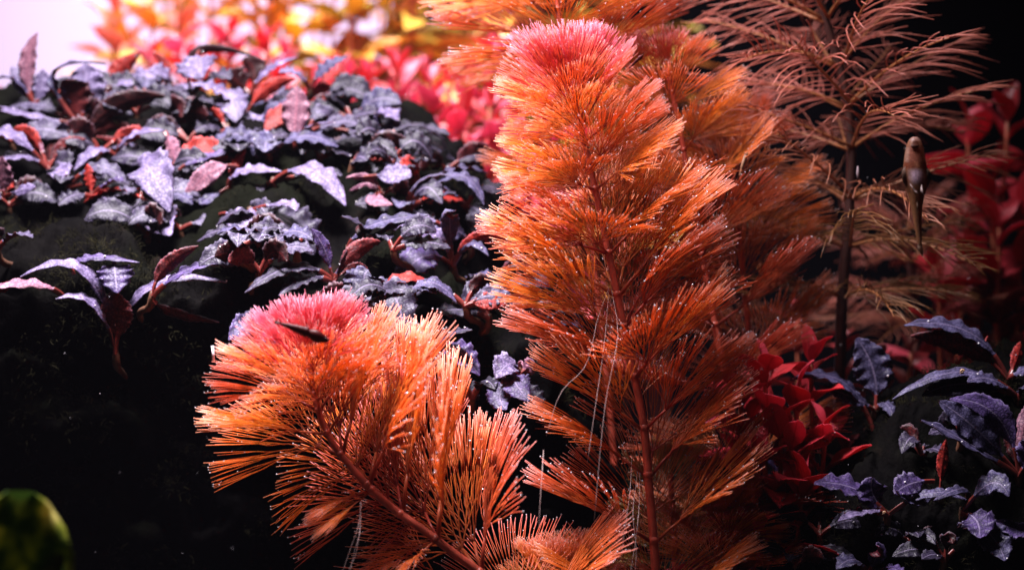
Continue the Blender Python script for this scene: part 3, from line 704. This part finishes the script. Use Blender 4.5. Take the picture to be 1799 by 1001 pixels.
rosette(795, 468, 6.4, [(825, 425, 882, 402, 16, 'b', 'R', -0.3), (745, 452, 694, 505, 48, 'f', 'V', -1.2), (772, 420, 734, 432, 30, 'f', 'L', -0.8), (790, 395, 792, 372, 26, 'f', 'B'), (825, 430, 858, 450, 18, 'u', 'B'), (745, 385, 712, 395, 20, 'u', 'L', 0, 780, 400)], 'rosette with an orange red leaf crossing a glossy violet leaf', GL)
rosette(655, 560, 5.4, [(640, 500, 648, 476, 54, 'f', 'B', 0.2), (640, 545, 615, 560, 30, 'f', 'D'), (690, 520, 712, 600, 56, 'f', 'D')], 'rosette with a tall dusky blue oval leaf in shade', GL)
rosette(455, 590, 6.0, [(440, 570, 402, 598, 40, 'f', 'V', -0.8), (465, 585, 490, 605, 34, 'f', 'V'), (450, 560, 440, 548, 20, 'f', 'D')], 'shaded violet rosette peeping out behind the leaning orange plant', GL)
rosette(770, 615, 5.6, [(800, 615, 842, 660, 44, 'u', 'V', -0.6), (790, 590, 830, 580, 24, 'u', 'D'), (740, 600, 715, 590, 30, 'f', 'D')], 'shaded rosette low on the rock with a drooping purple leaf', GL)
rosette(912, 655, 4.6, [(895, 640, 872, 665, 40, 'f', 'L', -0.8), (905, 670, 930, 705, 40, 'f', 'V', -1.2), (925, 645, 920, 640, 26, 'b', 'P'), (880, 690, 890, 720, 36, 'f', 'V', -1.0), (930, 690, 955, 720, 34, 'u', 'D')], 'small violet rosette in the gap between the two orange plants', GL)
rosette(880, 510, 6.0, [(880, 480, 905, 500, 40, 'u', 'D'), (900, 500, 930, 490, 30, 'u', 'B'), (860, 500, 850, 520, 30, 'f', 'D')], 'dull rosette touching the tall orange plant', GL)
rosette(820, 365, 10.0, [(850, 330, 900, 350, 34, 'u', 'D'), (800, 345, 780, 330, 26, 'u', 'B'), (840, 370, 870, 395, 30, 'f', 'D')], 'dark rosette at the lower end of the rock slope by the red stems', GL)
# the lone one on the cliff face
rosette(203, 622, 5.0, [(150, 478, 36, 487, 22, 'u', 'L', -0.8), (165, 535, 98, 526, 20, 'u', 'L', -0.8), (203, 560, 200, 511, 46, 'b', '', -0.5), (150, 455, 245, 462, 20, 'u', 'V', -0.2, 130, 482), (202, 478, 206, 515, 50, 'f', 'V', -0.6, 200, 455), (258, 508, 398, 496, 20, 'u', 'L', -0.4), (60, 500, -25, 508, 24, 'u', 'P', -0.9, 110, 520)], 'lone rosette clinging to the black cliff with arching pale leaves', GL)
rosette(268, 520, 6.2, [(290, 470, 348, 432, 22, 'b', '', 0.1), (320, 480, 385, 462, 26, 'u', 'V', 0.0), (300, 548, 385, 566, 16, 'b', 'D')], 'dim rosette with a maroon leaf and a tiny snail beside the lone one', GL)

# ----- side rock
rosette(1538, 722, 1.2, [(1535, 655, 1505, 594, 62, 'f', 'B', 0.1), (1478, 672, 1388, 668, 36, 'u', 'B', -0.6, 1536, 760), (1500, 700, 1440, 678, 28, 'f', 'B', -0.4), (1555, 710, 1570, 735, 24, 'u', 'B')], 'rosette with one leaf standing straight up beside the crimson stems', GR)
rosette(1770, 665, 2.6, [(1700, 585, 1588, 572, 42, 'u', 'B', -0.4), (1700, 610, 1600, 590, 40, 'b', '', 0.0), (1785, 630, 1792, 600, 20, 'b', 'R'), (1735, 625, 1735, 590, 8, 'b', 'R'), (1800, 650, 1830, 640, 40, 'u', 'B')], 'rosette with a long wavy leaf reaching out over the side rock', GR)
rosette(1790, 700, 1.6, [(1690, 655, 1568, 702, 24, 'u', 'B', -0.6), (1700, 675, 1620, 695, 40, 'f', 'D', -0.4), (1740, 668, 1700, 672, 34, 'u', 'B'), (1800, 680, 1830, 670, 30, 'u', 'B')], 'rosette whose ruffled leaf carries a tiny snail', GR)
rosette(1790, 835, 0.8, [(1755, 735, 1668, 702, 46, 'l', 'V', -0.4), (1720, 760, 1650, 705, 58, 'f', 'B', -0.2), (1700, 780, 1618, 738, 36, 'u', 'B', -0.8), (1795, 760, 1815, 700, 24, 'b', 'P'), (1785, 790, 1760, 740, 30, 'b', 'D'), (1810, 800, 1830, 760, 50, 'f', 'V')], 'large rosette of overlapping speckled blue leaves on the side rock', GR)
rosette(1652, 865, 0.8, [(1655, 815, 1662, 772, 18, 'b', 'R', -0.2), (1610, 880, 1575, 862, 30, 'u', 'B'), (1600, 850, 1572, 868, 42, 'f', 'V', -0.8, 1640, 845), (1690, 860, 1640, 880, 22, 'u', 'B', -0.9, 1700, 880)], 'rosette with a rust red young leaf standing upright', GR)
rosette(1560, 905, 0.2, [(1533, 870, 1533, 838, 54, 'f', 'V', -0.2), (1500, 860, 1430, 850, 60, 'u', 'V', -0.3), (1520, 898, 1472, 916, 28, 'u', 'L', -1.0), (1630, 868, 1698, 878, 22, 'u', 'B', -0.4)], 'rosette with a round violet leaf facing out low on the side rock', GR)
rosette(1690, 900, 0.4, [(1740, 850, 1772, 872, 40, 'f', 'B', -0.8), (1715, 915, 1720, 945, 60, 'f', 'V', -1.0), (1740, 940, 1765, 985, 54, 'f', 'B', -1.0), (1780, 930, 1810, 940, 40, 'u', 'V')], 'rosette of short bluish leaves at the bottom of the side rock', GR)
rosette(1525, 1010, -0.2, [(1500, 985, 1470, 1000, 40, 'u', 'B'), (1540, 975, 1545, 960, 30, 'f', 'V'), (1560, 1000, 1590, 1010, 34, 'u', 'V')], 'rosette at the foot of the side rock with one pale flat leaf', GR)
rosette(1395, 870, 2.0, [(1340, 800, 1308, 808, 26, 'u', 'V', -0.6), (1340, 838, 1272, 850, 32, 'u', 'D', -0.8), (1375, 825, 1350, 815, 22, 'b', ''), (1400, 840, 1420, 800, 30, 'b', 'D')], 'navy coloured rosette growing among the crimson stems', GR)

# filler rosettes in the gaps of the slope, too alike to tell apart
RF = random.Random(5)
FILL = [(20, 250), (120, 330), (240, 200), (300, 220), (330, 250), (470, 270), (560, 280), (620, 290), (340, 390), (420, 440), (520, 440), (30, 380), (250, 180), (560, 190), (610, 185), (690, 290), (740, 330), (840, 420), (690, 440), (110, 180), (380, 300), (860, 560), (830, 700), (720, 660), (940, 580)]
del FILL[8::3]
while len(FILL) < 42:
    q = (RF.uniform(-10, 880), RF.uniform(190, 560))
    if q[1] < 200+max(0, q[0]-600)*0.5 or (q[0] < 400 and q[1] > 450) or q[1] < 210: continue
    if min(math.hypot(q[0]-a, (q[1]-b)*1.3) for a, b in FILL) > 44: FILL.append(q)
for (bx, by) in FILL:
    Y = max(4.2, D(by)+0.3); lv = []
    for q in range(RF.randint(4, 6)):
        a = RF.uniform(0, 6.28); r = RF.uniform(70, 130)
        dx = math.cos(a)*r; dd = math.sin(a)*0.9
        up = RF.uniform(8, 42)
        lv.append((bx+dx*0.5, by-up, bx+dx, by-up*RF.uniform(0.1, 0.9), RF.uniform(26, 42), RF.choice('uuffeb'), RF.choice(['D', 'K', 'B', '', 'D', 'K', 'R' if RF.random() < .4 else 'K']), dd))
    n_ = min(TRACED, key=lambda q: math.hypot(q[0]-bx, q[1]-by) + (0 if ' with ' in q[2] else 400))
    short = 'the one with '+' '.join(n_[2].split(' with ', 1)[1].split()[:7])
    while short.split()[-1] in ('a', 'an', 'the', 'with', 'and', 'at', 'in', 'on', 'of', 'over', 'above', 'before', 'its', 'beside', 'into', 'towards', 'crossing', 'by', 'against'): short = short.rsplit(' ', 1)[0]
    rel = 'uphill behind' if by < n_[1]-14 else 'downhill of' if by > n_[1]+14 else 'beside'
    rosette(bx, by, Y, lv, 'dusky plum rosette '+rel+' '+short, 'plain rosettes between the larger ones')
for (bx, by, Y) in [(1620, 800, 2.2), (1690, 770, 2.4), (1600, 960, 0.6), (1440, 940, 1.4), (1660, 985, 0.2), (1400, 990, 1.0)]:
    lv = []
    for q in range(5):
        a = RF.uniform(0, 6.28); r = RF.uniform(60, 110); up = RF.uniform(8, 40)
        lv.append((bx+math.cos(a)*r*0.5, by-up, bx+math.cos(a)*r, by-up*RF.uniform(0.1, 0.9), RF.uniform(24, 36), RF.choice('uufb'), RF.choice('DKD'), math.sin(a)*0.9))
    rosette(bx, by, Y, lv, 'dim plum rosette in the shade of the side rock', 'dim rosettes of the side rock')

# ------------------------------------------------------------------ soft stem plants
def soft_leaf_mesh(seed, wd, curl, fold):
    rg = random.Random(seed); mb = MB(); n = 8; cols = (-1, -0.5, 0, 0.5, 1)
    rows_t, rows_b = [], []
    for i in range(n+1):
        s = i/n; b = max(0, (s-0.08)/0.92)
        hw = wd*0.5*max(0.05, math.sin(math.pi*min(1, b**0.75*0.97))**0.8) if s < 0.99 else 0.004
        z = 0.22*s+curl*s*s; rt, rb = [], []
        for q in cols:
            zz = z+fold*abs(q)*hw+0.03*math.sin(9*s+q*2+seed)*abs(q)
            rt.append(len(mb.v)); mb.v.append((s, q*hw, zz+0.004)); mb.t.append(abs(q))
            rb.append(len(mb.v)); mb.v.append((s, q*hw, zz-0.004)); mb.t.append(abs(q))
        rows_t.append(rt); rows_b.append(rb)
    for i in range(n):
        for k in range(4):
            mb.f.append((rows_t[i][k], rows_t[i+1][k], rows_t[i+1][k+1], rows_t[i][k+1])); mb.mi.append(0)
            mb.f.append((rows_b[i][k], rows_b[i][k+1], rows_b[i+1][k+1], rows_b[i+1][k])); mb.mi.append(0)
    return mb.mesh('leaf', [M['sleaf']])
SOFT = [soft_leaf_mesh(i, (0.36, 0.44, 0.32, 0.5, 0.4)[i], (-0.35, -0.55, -0.15, -0.7, -0.3)[i], (0.5, 0.3, 0.6, 0.2, 0.4)[i]) for i in range(5)]
def stem_plant(tx, ty, Y, leaf_cm, nn, gap, cols, label, group, rg, bottom=None, lean=0.0, name='stem_plant', wide=1.0):
    top = P(tx, ty, Y); base = Vector((top.x+lean*cm, top.y+rg.uniform(-.5, .5)*cm, -0.4*cm))
    root = empty(name, base, label, 'plant', group)
    path = spline([base, base.lerp(top, 0.5)+Vector((rg.uniform(-.5, .5)*cm, 0, 0)), top], 24); loc = [p-base for p in path]
    m = MB(); m.tube(loc, [0.11*cm*(1-0.4*i/23) for i in range(24)], 6); m.build('stem', M['sstem'], root)
    H = loc[-1].z; ph = rg.uniform(0, 3.14)
    for j in range(nn):
        z = H-gap*cm*j*(0.35+0.65*min(1, j/4)); i = max(0, min(22.99, z/H*23)); k = int(i); p = loc[k].lerp(loc[k+1], i-k)
        if z < 0.5*cm: break
        young = max(0, 1-j/4)
        for q in (0, 1):
            az = ph+q*math.pi+rg.uniform(-.25, .25); pitch = R(12+50*young+rg.uniform(-12, 12))
            out = Vector((math.cos(az), math.sin(az), 0)); T = Vector((0, 0, 1))
            X = out*math.cos(pitch)+T*math.sin(pitch); Z = T*math.cos(pitch)-out*math.sin(pitch); Yv = Z.cross(X)
            tw = R(rg.uniform(-30, 30)); Y2 = Yv*math.cos(tw)+Z*math.sin(tw); Z2 = X.cross(Y2)
            o = link(bpy.data.objects.new('leaf', rg.choice(SOFT)), root)
            o.matrix_local = Matrix.Translation(p) @ Matrix((X, Y2, Z2)).transposed().to_4x4() @ Matrix.Scale(leaf_cm*cm*(1-0.45*young)*rg.uniform(.85, 1.12), 4) @ Matrix.Diagonal((1, wide, 1, 1))
            c = rg.choice(cols[0] if young > 0.4 else cols[1]); g = rg.uniform(0.85, 1.1)
            o.color = (c[0]*g, c[1]*g, c[2]*g, 1)
        ph += math.pi/2
    return root
YEL = [(0.80, 0.42, 0.06), (0.75, 0.48, 0.07), (0.80, 0.34, 0.07), (0.62, 0.45, 0.05)]
YPK = [(0.85, 0.35, 0.20), (0.85, 0.30, 0.24), (0.85, 0.45, 0.12)]
PNK = [(0.84, 0.15, 0.24), (0.86, 0.20, 0.32), (0.82, 0.12, 0.13)]
RED = [(0.75, 0.05, 0.05), (0.78, 0.08, 0.12), (0.6, 0.04, 0.04), (0.82, 0.12, 0.18)]
CRM = [(0.72, 0.055, 0.08), (0.80, 0.09, 0.14), (0.58, 0.04, 0.05)]
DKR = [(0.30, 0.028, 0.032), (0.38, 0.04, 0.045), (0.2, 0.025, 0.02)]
RS = random.Random(19)
for i in range(46):
    tx = 190+i*22+RS.uniform(-18, 18); Y = RS.uniform(30, 42)
    ty = RS.uniform(-170, -20) if tx > 340 else RS.uniform(-40, 60) if tx > 260 else RS.uniform(20, 80)
    stem_plant(tx, ty, Y, RS.uniform(2.6, 3.4), 13, 1.25, (YPK, YEL) if RS.random() < .6 else (YEL, YEL), 'blurred yellow leaved stem plant far back before the pale backdrop', 'yellow stem plants at the back', RS, wide=0.9)
for i in range(18):
    tx = 270+i*35+RS.uniform(-16, 16); Y = RS.uniform(23, 29)
    ty = RS.uniform(70, 170) if tx > 520 else RS.uniform(50, 120)
    stem_plant(tx, ty, Y, RS.uniform(1.6, 2.2), 11, 0.95, (PNK, PNK if RS.random() < .5 else RED), 'blurred pink red stem plant behind the large rock', 'pink red stem plants behind the rock', RS)
for tx, ty, Y in [(700, 130, 20), (760, 175, 19), (810, 215, 18.5), (860, 190, 19), (900, 240, 17), (930, 300, 16), (850, 290, 16), (780, 265, 18), (640, 150, 21), (960, 200, 18), (890, 360, 14), (830, 140, 21), (880, 110, 22), (920, 170, 20), (730, 210, 19), (870, 245, 17), (915, 330, 15), (950, 390, 14), (820, 320, 15.5)]:
    stem_plant(tx, ty, Y, 2.3, 9, 0.95, (PNK, PNK if RS.random() < .5 else RED), 'pink red stem plant close behind the slope beside the tall orange plant', 'pink red stems beside the tall plant', RS)
for tx, ty, Y in [(20, 190, 24), (-30, 240, 22), (60, 250, 23)]:
    stem_plant(tx, ty, Y, 1.8, 9, 0.9, (YPK, PNK), 'pink orange stem plant at the rock corner before the pale backdrop', 'pink stems at the rock corner', RS)
for tx, ty, Y in [(1345, 655, 3.2), (1400, 700, 3.6), (1372, 745, 3.0), (1425, 640, 4.5), (1320, 740, 4.2), (1450, 760, 3.4), (1300, 690, 3.4), (1335, 800, 2.6), (1390, 790, 2.8), (1290, 800, 3.6), (1410, 850, 2.4), (1350, 880, 2.6)]:
    stem_plant(tx, ty, Y, 2.0, 8, 0.9, (CRM, CRM), 'crimson stem plant between the tall orange plant and the side rock', 'crimson stems by the side rock', RS, wide=1.35)
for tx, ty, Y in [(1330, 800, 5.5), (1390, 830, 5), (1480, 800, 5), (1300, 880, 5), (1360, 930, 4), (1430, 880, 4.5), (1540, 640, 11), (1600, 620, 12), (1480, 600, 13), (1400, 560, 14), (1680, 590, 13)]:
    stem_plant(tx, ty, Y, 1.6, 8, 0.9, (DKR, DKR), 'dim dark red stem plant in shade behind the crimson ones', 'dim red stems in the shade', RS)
for tx, ty, Y in [(1700, 225, 17), (1770, 215, 16), (1740, 330, 15), (1800, 380, 14), (1755, 400, 13.5), (1690, 440, 16), (1830, 260, 17), (1720, 480, 17), (1790, 520, 15), (1650, 500, 14)]:
    stem_plant(tx, ty, Y, 3.0, 6, 1.3, (CRM, CRM if RS.random() < .6 else DKR), 'crimson stem plant with broad wavy leaves beyond the fish', 'crimson stems beyond the fish', RS, wide=1.2)

# ------------------------------------------------------------------ shrimps, fish, snails
def shrimp(p_head, p_tail, arch, size_w, col, label, up=Vector((0, -0.5, 0.85)), dark=None):
    """body from rostrum to tail fan"""
    base = (p_head+p_tail)*0.5
    root = empty('shrimp', base, label, 'shrimp', 'small shrimps on the plants')
    ax = (p_tail-p_head); L = ax.length; X = ax.normalized(); Z = (up-X*up.dot(X)).normalized(); Yv = Z.cross(X)
    def loc(x, y, z): return X*(x-0.5)*L+Yv*y*L+Z*z*L
    mb = MB(); mb.c = []; n = 34; k = 12
    def prof(s):      # half height, half width, centre z
        if s < 0.08: h = 0.018+0.5*s
        elif s < 0.42: h = 0.06+0.045*math.sin((s-0.08)/0.34*math.pi)
        else: h = 0.072*(1-((s-0.42)/0.58)**1.3)+0.014
        h += 0.006*(abs(math.sin((s-0.42)/0.58*math.pi*6)) if s > 0.42 else 0)
        h *= 1.25
        return h, h*0.72, arch*math.sin(math.pi*s)
    for i in range(n+1):
        s = i/n; h, w, z = prof(s)
        for q in range(k):
            a = 2*math.pi*q/k
            mb.v.append(loc(s, w*math.cos(a), z+h*math.sin(a))); mb.t.append(s)
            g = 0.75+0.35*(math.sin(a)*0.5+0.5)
            band = 0.8+0.2*abs(math.sin((s-0.42)/0.58*math.pi*6)) if s > 0.42 else 1
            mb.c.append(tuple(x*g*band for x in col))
    for i in range(n):
        for q in range(k):
            mb.f.append((i*k+q, i*k+(q+1) % k, (i+1)*k+(q+1) % k, (i+1)*k+q)); mb.mi.append(0)
    mb.f.append(tuple(range(k-1, -1, -1))); mb.mi.append(0); mb.f.append(tuple(n*k+q for q in range(k))); mb.mi.append(0)
    body = mb.build('body', M['creature'], root)
    def leaflet(name, pts, rad, c):
        m = MB(); m.tube([loc(*p) for p in pts], [r*L for r in rad], 5); m.c = [c]*len(m.v); m.build(name, M['creature'], root)
    for sy in (-1, -0.45, 0, 0.45, 1):
        leaflet('tail_fin', [(0.97, 0, 0.01), (1.04, sy*0.03, 0.0), (1.11, sy*0.06, -0.005)], [0.012, 0.02, 0.008], col)
    for sy in (-1, 1):
        leaflet('antenna', [(0.02, sy*0.012, 0.02), (-0.18, sy*0.08, 0.06), (-0.38, sy*0.2, 0.03)], [0.006, 0.0035, 0.002], col)
        m = MB(); m.ball(loc(0.07, sy*0.042, 0.065), 0.02*L, sub=2); m.build('eye', M['eye'], root)
        for j in range(5):
            x = 0.18+0.055*j
            leaflet('leg', [(x, sy*0.03, -0.02), (x-0.02, sy*0.09, -0.09), (x-0.05+0.02*j, sy*0.10, -0.17)], [0.009, 0.007, 0.003], col)
    leaflet('rostrum', [(0.06, 0, 0.05), (-0.02, 0, 0.05), (-0.09, 0, 0.045)], [0.014, 0.008, 0.002], col)
    return root
shrimp(P(577, 599, -4.9), P(492, 568, -4.9), 0.02, 1, (0.07, 0.005, 0.005), 'dark maroon shrimp resting on the pink top of the leaning plant', Vector((0.2, -0.5, 0.85)))
shrimp(P(-8, 508, 4.0), P(84, 505, 4.0), 0.05, 1, (0.55, 0.03, 0.025), 'bright red shrimp sitting on a leaf of the lone cliff rosette')
shrimp(P(1130, 97, -1.6), P(1108, 118, -1.6), 0.02, 1, (0.14, 0.02, 0.02), 'tiny dark shrimp on the pink crown of the tall plant', Vector((-0.6, -0.5, 0.6)))
# pale shed skin caught on the red feathery plant
m = MB(); pp = spline(px_path([(1312, 268, 3.2), (1305, 288, 3.0), (1300, 310, 3.0)]), 14)
m.tube([p-pp[0] for p in pp], [(0.045+0.03*abs(math.sin(i*1.4)))*cm*(1-0.04*i) for i in range(14)], 8)
o = m.build('shed_skin', mat_simple('shed_skin', (0.22, 0.11, 0.06), 0.5, 0.2, 0.2, 300, trans=0.3), None, label='pale segmented shed shrimp skin caught on the dark red feathery plant', cat='shed skin'); o.location = pp[0]

def fish():
    Y = -2.5; base = P(1612, 450, Y)
    root = empty('fish', base, 'small brown fish hanging upright belly outwards with a white belly', 'fish')
    rows = [(241, 1607, 5, 0.10), (246, 1607, 10, 0.18), (255, 1607, 14, .24), (268, 1607, 17, .28), (285, 1607.5, 19.5, .32), (300, 1608, 21, .35), (315, 1609, 20.5, .36), (330, 1609.5, 18, .33), (345, 1610, 14, .27), (362, 1610.5, 10.5, .2), (380, 1611.5, 8, .15), (400, 1613, 6, .1), (418, 1615, 4.5, .07), (432, 1616.5, 3, .05)]
    mb = MB(); mb.c = []; k = 20
    ks = (60+Y)/60/64.25*cm
    pts = spline([Vector((a, b, c)) for a, b, c, d in rows], 48); dep = spline([Vector((d, 0, 0)) for *_x, d in rows], 48)
    rg = random.Random(2)
    for p, dd in zip(pts, dep):
        py, cx, hw = p.x, p.y, p.z
        c0 = P(cx, py, Y)
        for q in range(k):
            a = 2*math.pi*q/k; sx = math.cos(a); sy = math.sin(a)      # sy<0 faces the camera (belly)
            mb.v.append(c0-base+Vector((sx*hw*ks, sy*(dd.x*0.8 if sy < 0 else dd.x*1.1)*cm, 0))); mb.t.append(0)
            fr = max(0, -sy)
            c = Vector((0.20, 0.11, 0.06))
            if fr > 0.12:
                if py < 248: c = Vector((0.30, 0.20, 0.18))
                elif py < 258: c = Vector((0.10, 0.035, 0.02)) if abs(sx) < 0.45 else Vector((0.26, 0.14, 0.09))
                elif py < 284: c = Vector((0.24, 0.095, 0.065)) if abs(sx) < 0.8 else Vector((0.34, 0.24, 0.2))
                elif py < 297: c = Vector((0.16, 0.05, 0.025)) if abs(sx) > 0.25 else Vector((0.32, 0.15, 0.09))
                elif py < 326:
                    e = max(0, 1-((py-311)/15)**2)*max(0, 1-(sx/0.75)**2)
                    c = Vector((0.16, 0.08, 0.05)).lerp(Vector((0.50, 0.44, 0.50)), min(1, e*1.3))
                elif py < 338: c = Vector((0.28, 0.16, 0.10)) if abs(sx) < 0.6 else Vector((0.15, 0.08, 0.04))
                else: c = Vector((0.22, 0.12, 0.06)) if abs(sx) > .3 else Vector((0.42, 0.27, 0.18))
            c = Vector((c.x*1.15, c.y*0.9, c.z*0.8 if c.z < 0.3 else c.z))*rg.uniform(0.7, 1.05); mb.c.append(tuple(c))
    n = 48
    for i in range(n-1):
        for q in range(k):
            mb.f.append((i*k+q, (i+1)*k+q, (i+1)*k+(q+1) % k, i*k+(q+1) % k)); mb.mi.append(0)
    mb.f.append(tuple(range(k))); mb.mi.append(0); mb.f.append(tuple((n-1)*k+k-1-q for q in range(k))); mb.mi.append(0)
    mb.build('body', M['creature'], root)
    def fin(name, outline, th, col):
        f = MB(); pts = [P(x, y, Y+d)-base for x, y, d in outline]; nn = len(pts)
        for p in pts: f.v.append(p+Vector((0, -th*cm, 0)))
        for p in pts: f.v.append(p+Vector((0, th*cm, 0)))
        f.t = [0]*(2*nn); f.c = [col]*(2*nn)
        f.f = [tuple(range(nn)), tuple(range(2*nn-1, nn-1, -1))]+[(i, nn+i, nn+(i+1) % nn, (i+1) % nn) for i in range(nn)]; f.mi = [0]*len(f.f)
        f.build(name, M['fin'], root)
    fin('pectoral_fin', [(1590, 292, -.1), (1584, 300, -.2), (1586, 318, -.1), (1592, 330, 0), (1595, 312, -.1)], 0.012, (0.20, 0.12, 0.09))
    fin('pectoral_fin', [(1626, 292, -.1), (1633, 300, -.2), (1637, 313, -.1), (1630, 330, 0), (1622, 312, -.1)], 0.012, (0.24, 0.14, 0.10))
    fin('pelvic_fin', [(1598, 322, -.3), (1606, 332, -.42), (1614, 340, -.4), (1606, 336, -.35)], 0.014, (0.5, 0.38, 0.36))
    fin('pelvic_fin', [(1619, 324, -.3), (1621, 334, -.42), (1624, 345, -.4), (1617, 335, -.35)], 0.014, (0.5, 0.38, 0.36))
    fin('anal_fin', [(1610, 352, -.15), (1613, 366, -.3), (1612, 372, -.2)], 0.012, (0.3, 0.2, 0.14))
    fin('tail_fin', [(1613, 424, 0), (1618, 424, 0), (1622, 440, 0.05), (1621, 451, 0.1), (1617, 445, 0.05), (1612, 438, 0)], 0.014, (0.34, 0.22, 0.16))
    mm = MB(); mm.ball(P(1607, 257, Y-0.22)-base, 0.09*cm, sub=2, scale=(1.2, 0.45, 0.6)); mm.c = [(0.09, 0.03, 0.02)]*len(mm.v); mm.build('mouth', M['creature'], root)
    for sx in (-1, 1):
        e = MB(); e.ball(P(1607+sx*16, 262, Y+0.05)-base, 0.05*cm, sub=2); e.build('eye', M['eye'], root)
fish()

def snail(p, r, label):
    root = empty('snail', p, label, 'snail', 'tiny snails on leaves')
    m = MB(); pts = []; rad = []
    for i in range(40):
        a = i/39*4.6*math.pi; q = math.exp(-0.16*a)
        pts.append(Vector((math.cos(a)*q*0.62*r, -0.25*r*(1-q)*1.2, math.sin(a)*q*0.62*r))); rad.append(0.42*r*q)
    m.tube(pts, rad, 10); m.build('shell', M['shell'], root)
    b = MB(); b.ball((0, 0.1*r, -0.6*r), 0.55*r, sub=2, scale=(1.5, 0.7, 0.4)); b.build('foot', M['rhiz'], root)
snail(P(383, 463, 5.6), 0.13*cm, 'tiny round snail on the tip of a purple leaf by the cliff')
snail(P(1690, 652, 1.2), 0.09*cm, 'tiny amber snail on the ruffled leaf of the side rock')
snail(P(460, 562, 4.0), 0.16*cm, 'small grey brown snail behind the leaning plant crown')
snail(P(1553, 900, -0.5), 0.06*cm, 'pinhead sized snail on the pale low leaf of the side rock')

# ------------------------------------------------------------------ small things
m = MB(); a, b = P(373, 607, -1.0), P(375, 636, -1.0); m.tube([Vector(), (b-a)*0.5+Vector((0.01*cm, 0, 0)), b-a], [0.035*cm]*3, 6)
o = m.build('white_fibre', mat_simple('white_fibre', (0.8, 0.72, 0.8), 0.5, 0.4, 0.05, 100), None, label='short white fibre drifting beside the leaning orange plant', cat='fibre'); o.location = a
m = MB(); a = P(1507, 292, 4); m.tube([Vector(), Vector((0, 0, -0.2*cm)), Vector((0.02*cm, 0, -0.42*cm))], [0.02*cm, 0.045*cm, 0.03*cm], 6)
o = m.build('white_fibre', mat_simple('dropping', (0.16, 0.12, 0.13), 0.7, 0.1, 0.2, 200), None, label='pale dropping hanging before the dark stem of the comb leaved plant', cat='fibre'); o.location = a
m = MB(); m.ball((0, 0, 0), 0.11*cm, sub=3, scale=(0.9, 0.9, 1.2))
o = m.build('air_bubble', M['bubble'], None, label='single large bright air bubble above the lavender leaves', cat='bubble'); o.location = P(681, 187, 12)
m = MB()
for p, r in BUBBLE_SPOTS: m.ball(p+Vector((0, -0.02*cm, 0.02*cm)), r, sub=2)
m.build('leaf_bubbles', M['bubble'], None, kind='stuff', label='tiny air bubbles clinging to the plum leaves', cat='bubbles')
m = MB(); rg = random.Random(8)
for _ in range(80):
    m.ball(P(rg.uniform(0, 1799), rg.uniform(0, 1001), rg.uniform(-8, 3)), rg.uniform(0.004, 0.011)*cm)
m.build('water_specks', M['speck'], None, kind='stuff', label='fine pale specks floating in the water', cat='specks')

# blurred green leaves close to the lens
gr = empty('broad_leaf_plant', Vector((P(-20, 1001, -12).x, -12*cm, 0)), 'blurred yellow green broad leaf plant in the near corner', 'plant')
gb = Vector(gr.location)
def green_leaf(p0, p1, p2, w, hint):
    v, f, mi, t, uv = strip_leaf(p0-gb, p1-gb, p2-gb, w, hint, 900, 0.62, 0.06, 0.1, 0.04, pw=0.45)
    me = bpy.data.meshes.new('leaf'); me.from_pydata([tuple(a) for a in v], [], f); me.materials.append(M['green'])
    me.polygons.foreach_set('use_smooth', [True]*len(f)); me.attributes.new('t', 'FLOAT', 'POINT').data.foreach_set('value', t); me.update()
    link(bpy.data.objects.new('leaf', me), gr)
g0 = gb+Vector((0, 0, -0.3*cm))
green_leaf(g0, (g0+P(35, 862, -12.6))*0.5, P(35, 862, -12.6), 2.6*cm, Vector((0.25, -0.6, 0.8)))
green_leaf(g0, (g0+P(78, 935, -12.2))*0.5+Vector((0.3*cm, 0, 0)), P(78, 935, -12.2), 1.7*cm, Vector((-0.3, -0.75, 0.6)))
green_leaf(g0, (g0+P(-60, 900, -11.5))*0.5, P(-60, 900, -11.5), 2*cm, Vector((0.4, -0.8, 0.4)))
# ------------------------------------------------------------------ the faintly milky water
hz = wallbox('haze', -66, 66, -70, 58, -3, 64, None); hz['kind'] = 'stuff'
hm, nt, N, L = newmat('water_haze'); vol = N.new('ShaderNodeVolumePrincipled'); vol.inputs['Density'].default_value = 0.007
vol.inputs['Color'].default_value = (0.80, 0.74, 0.98, 1); ho = N.new('ShaderNodeOutputMaterial'); L.new(vol.outputs[0], ho.inputs['Volume'])
hz.data.materials.clear(); hz.data.materials.append(hm)
print('objects', len(bpy.data.objects), 'tris', sum(len(me.polygons) for me in bpy.data.meshes)*2)
